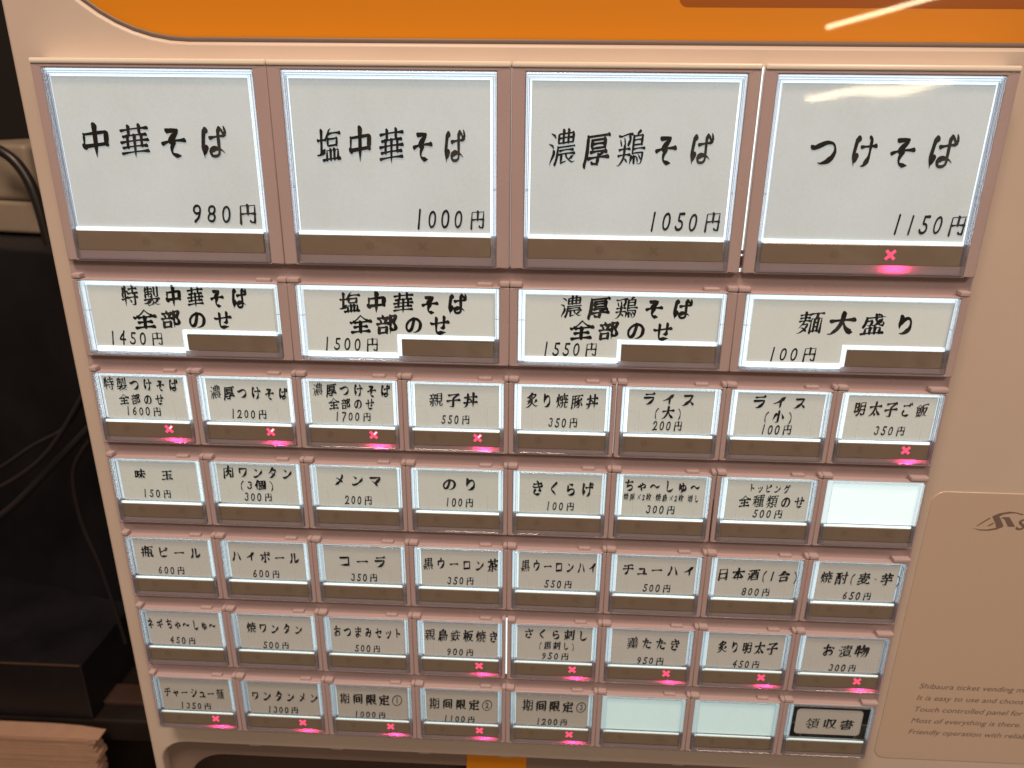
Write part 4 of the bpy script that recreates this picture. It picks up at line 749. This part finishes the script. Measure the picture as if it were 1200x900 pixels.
for r in range(1, 8):
    n = 4 if r < 3 else 8
    pw = 72.0 if r < 3 else 36.0
    for c in range(n):
        kind = 'big' if r == 1 else 'wide' if r == 2 else 'small'
        zt = TOP[r]; xo = c * pw
        H = 60.0 if r == 1 else 28.2
        xl = .9 if c == 0 else .03 + LEAKS.get((r, c), 0)
        xr = pw - .7 if c == n - 1 else pw - .03 - LEAKS.get((r, c + 1), 0)
        t = TEXT.get((r, c))
        # window opening
        if kind == 'big':   wx0, wx1, wz0, wz1 = 4.3, 67.6, -59.4, -2.35
        elif kind == 'wide': wx0, wx1, wz0, wz1 = 2.9, 68.6, -27.3, -2.3
        else:               wx0, wx1, wz0, wz1 = 1.95, 34.3, -27.4, -2.3
        jit = rnd.uniform(-.05, .05)
        top = -.55 if r == 1 else -1.7
        hb, hf = ring((xl, xr, -H, top), (wx0 - .08, wx1 + .08, wz0 - .08, wz1 + .08), jit, 9.5, b=.5 if r == 1 else .35, ro=.5, ri=.3)
        V = [(x, y, z) for x, y, z in hb]
        b = pydata("menu_button", V, hf, M['module'], mach)
        closed(b); soften(b)
        b.location = (xo * MM, 0, zt * MM)
        words = ' '.join(q[0].replace('　', '') for q in t) if t else ''
        if t: b['label'] = "%s menu button reading %s%s" % ({'big': 'big square', 'wide': 'wide', 'small': 'small'}[kind], words, ', red cross lit' if (r, c) in SOLD else '')
        else: b['label'] = "small blank glowing button in the row of " + ('味玉' if r == 4 else 'チャーシュー麺')
        if r == 1:
            soften(pydata("top_ridge", *box(xl, xr, -.4 + jit, 8.2, -1.2, .45, .5, .5), M['ridge'], b))
        # tabs on the top edge
        if r > 1:
            lw = 4.0 if kind == 'wide' else 3.3
            segs = [(xl, lw, 0), (xr - (3.2 if kind == 'wide' else 1.5 if c < n - 1 else 6.0), xr, 0)]
            for a0, a1, _ in segs:
                tv, tf = box(a0, a1, -.22 + jit, 8.5, -1.6, 0, .35)
                soften(pydata("corner_tab", tv, tf, M['module'], b))
            m0 = (61.5, 66.5) if kind == 'wide' else (25.8, 30.2)
            if c < n - 1:
                tv, tf = box(m0[0], m0[1], .9, 8.5, -1.9, -.55, .4)
                pydata("top_bump", tv, tf, M['module'], b)
        # backlight plate
        if kind == 'wide':
            zb = -26.5
        elif kind == 'big': zb = -49.9
        else: zb = -19.15
        blank = t is None
        bq = quad(wx0, wx1, 1.75, zb, wz1) if kind != 'wide' else (
            [(wx0, 1.75, -26.5), (36.2, 1.75, -26.5), (36.2, 1.75, -19.3), (wx1, 1.75, -19.3), (wx1, 1.75, wz1), (wx0, 1.75, wz1)], [(0, 1, 2, 5), (2, 3, 4, 5)])
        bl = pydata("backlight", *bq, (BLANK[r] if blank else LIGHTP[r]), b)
        if blank: bl.location = (0, -.0009, 0)
        if kind == 'big': g = [(5.4, 65.9, -50.15, -49.15)]
        elif kind == 'wide': g = [(35.25, 67.2, -19.65, -18.5), (35.25, 36.5, -25.6, -19.65), (5.0, 35.3, -26.3, -24.75)]
        else: g = [(3.1, 33.0, -20.15, -19.4 if r < 6 else -19.55)]
        pydata("light_guide_edge", *join(*[box(a0, a1, .35, .6, a2, a3) for a0, a1, a2, a3 in g]), LIGHTP[r], b)
        # floor of the window below the backlight
        if kind == 'wide':
            q1 = quad(35.3, wx1, 2.4, wz0, -18.9); q2 = quad(wx0, 35.3, 2.4, wz0, zb)
            pydata("window_floor", *join(q1, q2), M['inner'], b)
        else:
            pydata("window_floor", *quad(wx0, wx1, 2.4, wz0, zb), M['inner'], b)
        # paper card
        YP = .8
        if not blank:
            if kind == 'big': P = (5.95, 65.8, -49.1, -4.5)
            elif kind == 'wide': P = (5.1, 67.9 - .4, -24.7, -3.7)
            else: P = (4.1 + rnd.uniform(-.15, .15), 32.75 + rnd.uniform(-.15, .15), -18.9, -3.1 + rnd.uniform(-.12, .05))
            if kind == 'wide':
                V = [(P[0], YP, P[2]), (35.2, YP, P[2]), (35.2, YP, -18.3), (P[1], YP, -18.3), (P[1], YP, P[3]), (P[0], YP, P[3])]
                V2 = [(x, YP + .25, z) for x, y, z in V]
                F = [(0, 1, 2, 5), (2, 3, 4, 5), (6, 11, 8, 7), (8, 11, 10, 9)] + [(i, i + 6, (i + 1) % 6 + 6, (i + 1) % 6) for i in range(6)]
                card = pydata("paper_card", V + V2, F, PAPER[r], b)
            else:
                # slightly sagging sheet
                nx, nz = 8, 6; V, F = [], []
                s1, s2 = rnd.uniform(-.12, .12), rnd.uniform(-.1, .12)
                for j in range(nz + 1):
                    for i in range(nx + 1):
                        u, v = i / nx, j / nz
                        V.append((P[0] + (P[1] - P[0]) * u, YP + .12 + s1 * math.sin(math.pi * u) + s2 * math.sin(math.pi * v) * (u - .4), P[2] + (P[3] - P[2]) * v))
                for j in range(nz):
                    for i in range(nx):
                        k = j * (nx + 1) + i; F.append((k, k + 1, k + nx + 2, k + nx + 1))
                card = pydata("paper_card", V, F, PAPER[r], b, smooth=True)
            if (r, c) == (7, 7):
                V, F = loops([(rr(P[0] - .3, P[1] + .5, P[2] + .2, P[3] + .1, .2, 4), YP - .14), (rr(5.6, 31.0, -17.1, -4.7, 1.6, 4), YP - .14)])
                pydata("black_border", V, F, M['ink'], card)
            ink = M['ink_faded'] if (r, c) in FADED else M['ink']
            for k, (txt, x0, x1, zc, h) in enumerate(t):
                bold = (1.42 if kind == 'big' else 1.8 if kind == 'wide' else 1.72) if '円' not in txt else (1.36 if r < 3 else 1.55)
                if h < 3.2: bold = 1.9
                if (r, c) == (7, 7): bold = 1.25
                write(txt, x0, x1, zc + (.25 if r > 1 else 0), h * (.97 if '円' in txt else 1), 0, 0, YP - .16, ink, b, "price" if '円' in txt else "dish_name", bold)
        # clear cover: thick rim and thin front sheet
        if kind == 'big': wdt = (1.3, 1.25, .7, 1.8)
        elif kind == 'wide': wdt = (2.2, 1.6, .6, 1.35)
        else: wdt = (1.8, 1.3, .55, .7)
        cov = shared((kind, 'cover'), "clear_cover", lambda: frame_with_teeth(wx0, wx1, wz0, wz1, wdt, -.55, 1.6), M['glass'], b, (0, 0), True)
        sh = pydata("cover_sheet", *quad(wx0 + wdt[0] - .1, wx1 - wdt[1] + .1, -.35, wz0 + wdt[2] - .1, wz1 - wdt[3] + .1), M['sheet'], b)
        sh.location = (0, rnd.uniform(-.00005, .00005), 0); sh.rotation_euler = (rnd.uniform(-.0015, .0015), 0, rnd.uniform(-.0015, .0015))
        if kind == 'small' and not blank:      # light guide's reflection, drawn as pale lines on the cover
            for k, g4 in enumerate(((3.9, 7.9, -10.7, -10.52), (28.9, 33.0, -10.7, -10.52), (7.85, 8.0, -18.6, -10.75), (28.8, 28.95, -18.6, -10.75))):
                shared(('guide', k), "reflection_line", lambda: quad(g4[0], g4[1], -.42, g4[2], g4[3]), M['faint'], b, (0, 0))
        # smoked strip
        if kind == 'big': ST = (5.4, 65.9, -56.4, -50.2)
        elif kind == 'wide': ST = (36.6, 66.9, -25.3, -19.7)
        else: ST = (3.0, 33.1, -25.6, -20.2)
        V, F = box(ST[0], ST[1], .0, 1.2, ST[2], ST[3], .15, .3)
        st = shared((kind, 'strip'), "smoked_strip", lambda: (V, F), M['strip'], b, (0, 0))
        if kind == 'big': dx, cx, mz, mr = 27.9, 44.6, -53.2, 1.75
        elif kind == 'wide': dx, cx, mz, mr = 45.5, 58.6, -22.4, 1.4
        else: dx, cx, mz, mr = 10.2, 25.5, -22.3, 1.55
        if kind != 'wide': disc("round_mark", dx, mz, mr * .78, -.03, M['mark_off'], b)
        if (r, c) in SOLD:
            cross("cross_mark", cx, mz, mr * 1.1, .46, -.04, M['mark_on'], b, M['mark_tip'] if r == 3 and c < 4 else None)
            d = bpy.data.lights.new("red_led", 'AREA'); d.shape = 'RECTANGLE'; d.size = (4.5 if kind == 'small' else 6) * MM; d.size_y = .7 * MM
            d.energy = .0011; d.color = (1, .03, .16)
            o = bpy.data.objects.new("red_led", d); C.objects.link(o); o.parent = b
            o.location = ((cx + 2.0) * MM, 2.25 * MM, (ST[2] - .9) * MM)
            o.rotation_euler = (math.radians(-90), 0, 0)
        elif kind != 'wide':
            cross("cross_mark", cx, mz, mr, .38, -.03, M['mark_off'], b)
        # frosted lower lip
        V, F = quad(ST[0] - .2 if kind != 'wide' else 35.6, wx1 - .25, -.1, wz0 + .3, ST[2] - .05)
        pydata("frosted_lip", V, F, M['lip'], b)
        if kind == 'wide':   # bright notch edges around the strip
            pydata("notch_rim", *join(box(35.2, 36.4, -.3, 2.0, -26.0, -18.4, .2), box(36.4, 67.3, -.3, 2.0, -19.5, -18.4, .2)), M['glass'], b)
        # small moulded ribs seen in the thick sides
        ribs = []
        zs = [-35.5, -35.9, -50.5, -53.6, -56.6] if kind == 'big' else [-21.0, -23.2, -25.4] if kind == 'small' else [-12.5, -22, -24.2]
        for zz in zs:
            for (a0, a1) in ((wx0 + .25, wx0 + wdt[0] - .3), (wx1 - wdt[1] + .3, wx1 - .25)):
                if kind == 'wide' and a0 < 10 and zz < -20: continue
                ribs.append(box(a0, a1, 1.3, 1.55, zz - .08, zz + .08))
        for f in ((.35, .7) if kind == 'big' else (.5,)):     # moulded steps running along the lit rim
            xa = wx0 + wdt[0] * f; xb = wx1 - wdt[1] * f; zz = wz1 - wdt[3] * f
            zlow = zb if kind != 'wide' else -26
            ribs += [box(xa - .07, xa + .07, 1.3, 1.55, zlow, zz), box(xb - .07, xb + .07, 1.3, 1.55, zlow, zz)]
            if kind == 'big': ribs.append(box(xa, xb, 1.3, 1.55, zz - .06, zz + .06))
        shared((kind, 'ribs'), "moulded_ribs", lambda: join(*ribs), M['rib'], b, (0, 0))

# light leaking through uneven gaps
for (r, c), g in LEAKS.items():
    pw = 72.0 if r < 3 else 36.0
    zt = TOP[r]; H = 60 if r == 1 else 28.2
    x = c * pw
    segs = [(-.3, -53.0), (-54.2, -54.8), (-58.6, -59.8)] if (r, c) == (1, 3) else [(-1.2, -H + (.5 if r != 4 else 16))]
    V, F = join(*[quad(x - g - .25, x + g + .25, 2.4, zt + b_, zt + a_) for a_, b_ in segs])
    pydata("gap_light", V, F, M['leak'] if (r, c) in ((1, 3), (6, 4)) else M['leak_dim'], mach)

# rails between the rows
bounds = [(TOP[1] - 60, TOP[2])] + [(TOP[r] - 28.2, TOP[r + 1]) for r in range(2, 7)]
for z1, z0 in bounds:
    V, F = box(-.5, 288.3, 2.4, 14, z0 - 1.9, z1 + .3, .2)
    pydata("rail", V, F, M['module'], mach)

# ================================================================ things beside the machine
def solid(name, x0, x1, y0, y1, z0, z1, m, parent=None, bev=1.0, seg=2):
    bm = bmesh.new(); bmesh.ops.create_cube(bm, size=1)
    for v in bm.verts:
        v.co = Vector(((x0 + x1) / 2 + v.co.x * (x1 - x0), (y0 + y1) / 2 + v.co.y * (y1 - y0), (z0 + z1) / 2 + v.co.z * (z1 - z0))) * MM
    bmesh.ops.bevel(bm, geom=bm.edges[:], offset=bev * MM, segments=seg, affect='EDGES', profile=.6)
    me = bpy.data.meshes.new(name); bm.to_mesh(me); bm.free()
    return link(name, me, m, parent)

def tube(name, pts, rad, m, parent=None):
    cu = bpy.data.curves.new(name, 'CURVE'); cu.dimensions = '3D'; cu.bevel_depth = rad * MM; cu.bevel_resolution = 2; cu.resolution_u = 6
    sp = cu.splines.new('NURBS'); sp.points.add(len(pts) - 1)
    for p, q in zip(sp.points, pts): p.co = (q[0] * MM, q[1] * MM, q[2] * MM, 1)
    sp.use_endpoint_u = True; sp.order_u = 3
    t = bpy.data.objects.new(name, cu); C.objects.link(t); bpy.context.view_layer.update()
    me = bpy.data.meshes.new_from_object(t.evaluated_get(bpy.context.evaluated_depsgraph_get()))
    bpy.data.objects.remove(t)
    return link(name, me, m, parent, True)

# tall black cabinet holding a cream device
cab = top_thing("black_cabinet", "tall matt black cabinet behind the left edge of the machine", "cabinet", (-330, 400, -425))
o = solid("cabinet_body", -160, 120, -40, 230, 0, 331, M['black'], cab, 2.5)
cab.rotation_euler = (0, 0, math.radians(-14))
lowb = top_thing("black_box", "low black box with a worn front edge under the cabinet", "box", (-219.5, 250, -478))  # the "worn" front edge is a highlight put in as colour
solid("box_body", -300, 0, 0, 330, 0, 57, M['black'], lowb, 1.2)
V, F = box(-298, -1.6, -.35, .3, 56.0, 56.9, .1)
pydata("edge_highlight", V, F, M['black_edge'], lowb)  # brown strip: the front edge's highlight put in as colour
V, F = box(-1.0, .25, -.35, .4, 3, 56.0, .1)
pydata("side_edge_highlight", V, F, M['cable_grey'], lowb)  # paler strip colours in the highlight along the upright corner

dev = top_thing("cream_device", "cream plastic device with rounded edges standing on the black cabinet", "device", (-300, 400, -92))
solid("device_body", -60, 22, 0, 90, 0, 27, M['device'], dev, 4, 4)
solid("device_lid", -58, 20, 3, 88, 27.4, 74, M['device'], dev, 6, 4)
dev.rotation_euler = (0, 0, math.radians(-10))
cb = tube("device_cable", [(-300, 375, -14), (-276, 372, -22), (-262, 370, -40), (-256, 368, -62), (-253, 366, -84), (-249, 364, -130), (-250, 362, -200), (-252, 360, -300), (-255, 360, -420)], 4.2, M['cable'])
tag(cb, "thick black cable bending down over the cream device", "cable")
sets = [[(-330, 300, -290), (-287.9, 300, -268.1), (-253.9, 300, -243.9), (-226.7, 300, -231.8), (-208.3, 300, -209.1), (-190, 300, -180)],
        [(-330, 296, -303), (-292, 296, -285.6), (-250, 296, -259.1), (-222.4, 296, -227.9), (-200, 296, -195)],
        [(-330, 304, -335), (-291, 304, -308), (-270.5, 304, -289), (-208.4, 304, -229.5), (-180, 304, -205)]]
lb = ["uppermost of the slanting grey cables in front of the black cabinet", "middle slanting grey cable in front of the black cabinet", "lowest slanting grey cable in front of the black cabinet"]
for k, (pp, l) in enumerate(zip(sets, lb)):
    o = tube("hanging_cable", pp, (1.6, 2.0, 3.0)[k], M['cable_grey'])
    tag(o, l, "cable", "slanting cables beside the machine")
o = tube("loose_cable", [(-208, 302, -240), (-224.9, 302, -258.2), (-231.0, 302, -281.8), (-230.1, 302, -322.1), (-221.6, 302, -355.4), (-215.9, 302, -407.9), (-213, 302, -440)], 1.8, M['cable_grey'])
tag(o, "thin grey cable hanging in a loose curve beside the machine", "cable")

# pile of pale paper at the bottom left
pile = top_thing("paper_pile", "pile of pale brown paper sheets with a ragged right end", "paper pile", (-259, 240, -477))
NS = 88
for k in range(NS):
    th = .94
    top_one = k == NS - 1
    ex = 50 - .13 * (NS - k) + rnd.uniform(-5, 4)
    n = 7; V = []; F = []
    y0 = -11.5 + .25 * math.sin(k * .35) + rnd.uniform(-.4, .4); z0 = -83 + th * k; tt = th * rnd.uniform(.72, .9)
    for i in range(n + 1):
        x = -190 + (ex + 190) * (i / n) ** .6
        dz = -max(0, x - 15) ** 1.6 * .012 * 1.0
        for yy in (y0 + max(0, x - 20) * .12, 4):
            V += [(x, yy, z0 + dz), (x, yy, z0 + dz + tt)]
    for i in range(n):
        a = i * 4; q = a + 4
        F += [(a, q, q + 1, a + 1), (a + 1, q + 1, q + 3, a + 3), (a + 2, a + 3, q + 3, q + 2), (a, a + 2, q + 2, q)]
    F += [(0, 1, 3, 2), (n * 4, n * 4 + 2, n * 4 + 3, n * 4 + 1)]
    pydata("sheet", V, F, M['sheetpaper'], pile)
bs = solid("wooden_batten", -224, -140, 267, 289, -478.2, -474, M['shelf'], None, 1)
tag(bs, "short brown wooden batten behind the low black box", "batten")

# the dark room behind
wl = solid("wall", -1600, 900, 1100, 1120, -900, 900, M['wall'], None, 1); tag(wl, kind='structure')
V, F = quad(-3000, 3000, 0, -3000, 3000)
V = [(x, z, -640) for x, y, z in V]
fl = pydata("floor", V, F, M['floor']); tag(fl, kind='structure')
solid_table = solid("counter_top", -900, -120, 250, 1050, -500, -478.3, M['dark_wood'], None, 2); tag(solid_table, "dark wooden counter top carrying the low black box", "counter")

# fluorescent tubes across the room; lower one added for a button cover's reflection
def lamp(p0, p1, rad, label):
    t = top_thing("tube_lamp", label, "lamp", p0)
    a, b_ = Vector(p0), Vector(p1); d = (b_ - a)
    L = d.length
    bm = bmesh.new(); bmesh.ops.create_cone(bm, cap_ends=True, segments=12, radius1=rad * MM, radius2=rad * MM, depth=L * MM)
    me = bpy.data.meshes.new("glowing_tube"); bm.to_mesh(me); bm.free()
    o = link("glowing_tube", me, M['tube'], t)
    o.location = d * .5 * MM; o.rotation_euler = d.to_track_quat('Z', 'Y').to_euler()
    bm = bmesh.new(); bmesh.ops.create_cube(bm, size=1)
    for v in bm.verts: v.co = Vector((v.co.x * rad * 3, v.co.y * rad * 1.2, v.co.z * L)) * MM
    me = bpy.data.meshes.new("lamp_housing"); bm.to_mesh(me); bm.free()
    h = link("lamp_housing", me, M['grey_trim'], t); h.location = (d * .5 + Vector((0, 0, rad * 2.4))) * MM; h.rotation_euler = o.rotation_euler
    t['group'] = "fluorescent tubes across the room"
lamp((1050, -2500, 265), (1900, -2500, 500), 7, "upper glowing fluorescent tube across the room from the machine")
lamp((1020, -2500, 68), (1480, -2500, 102), 11, "lower glowing fluorescent tube across the room from the machine")  # added tube, placed for the streak in a button cover
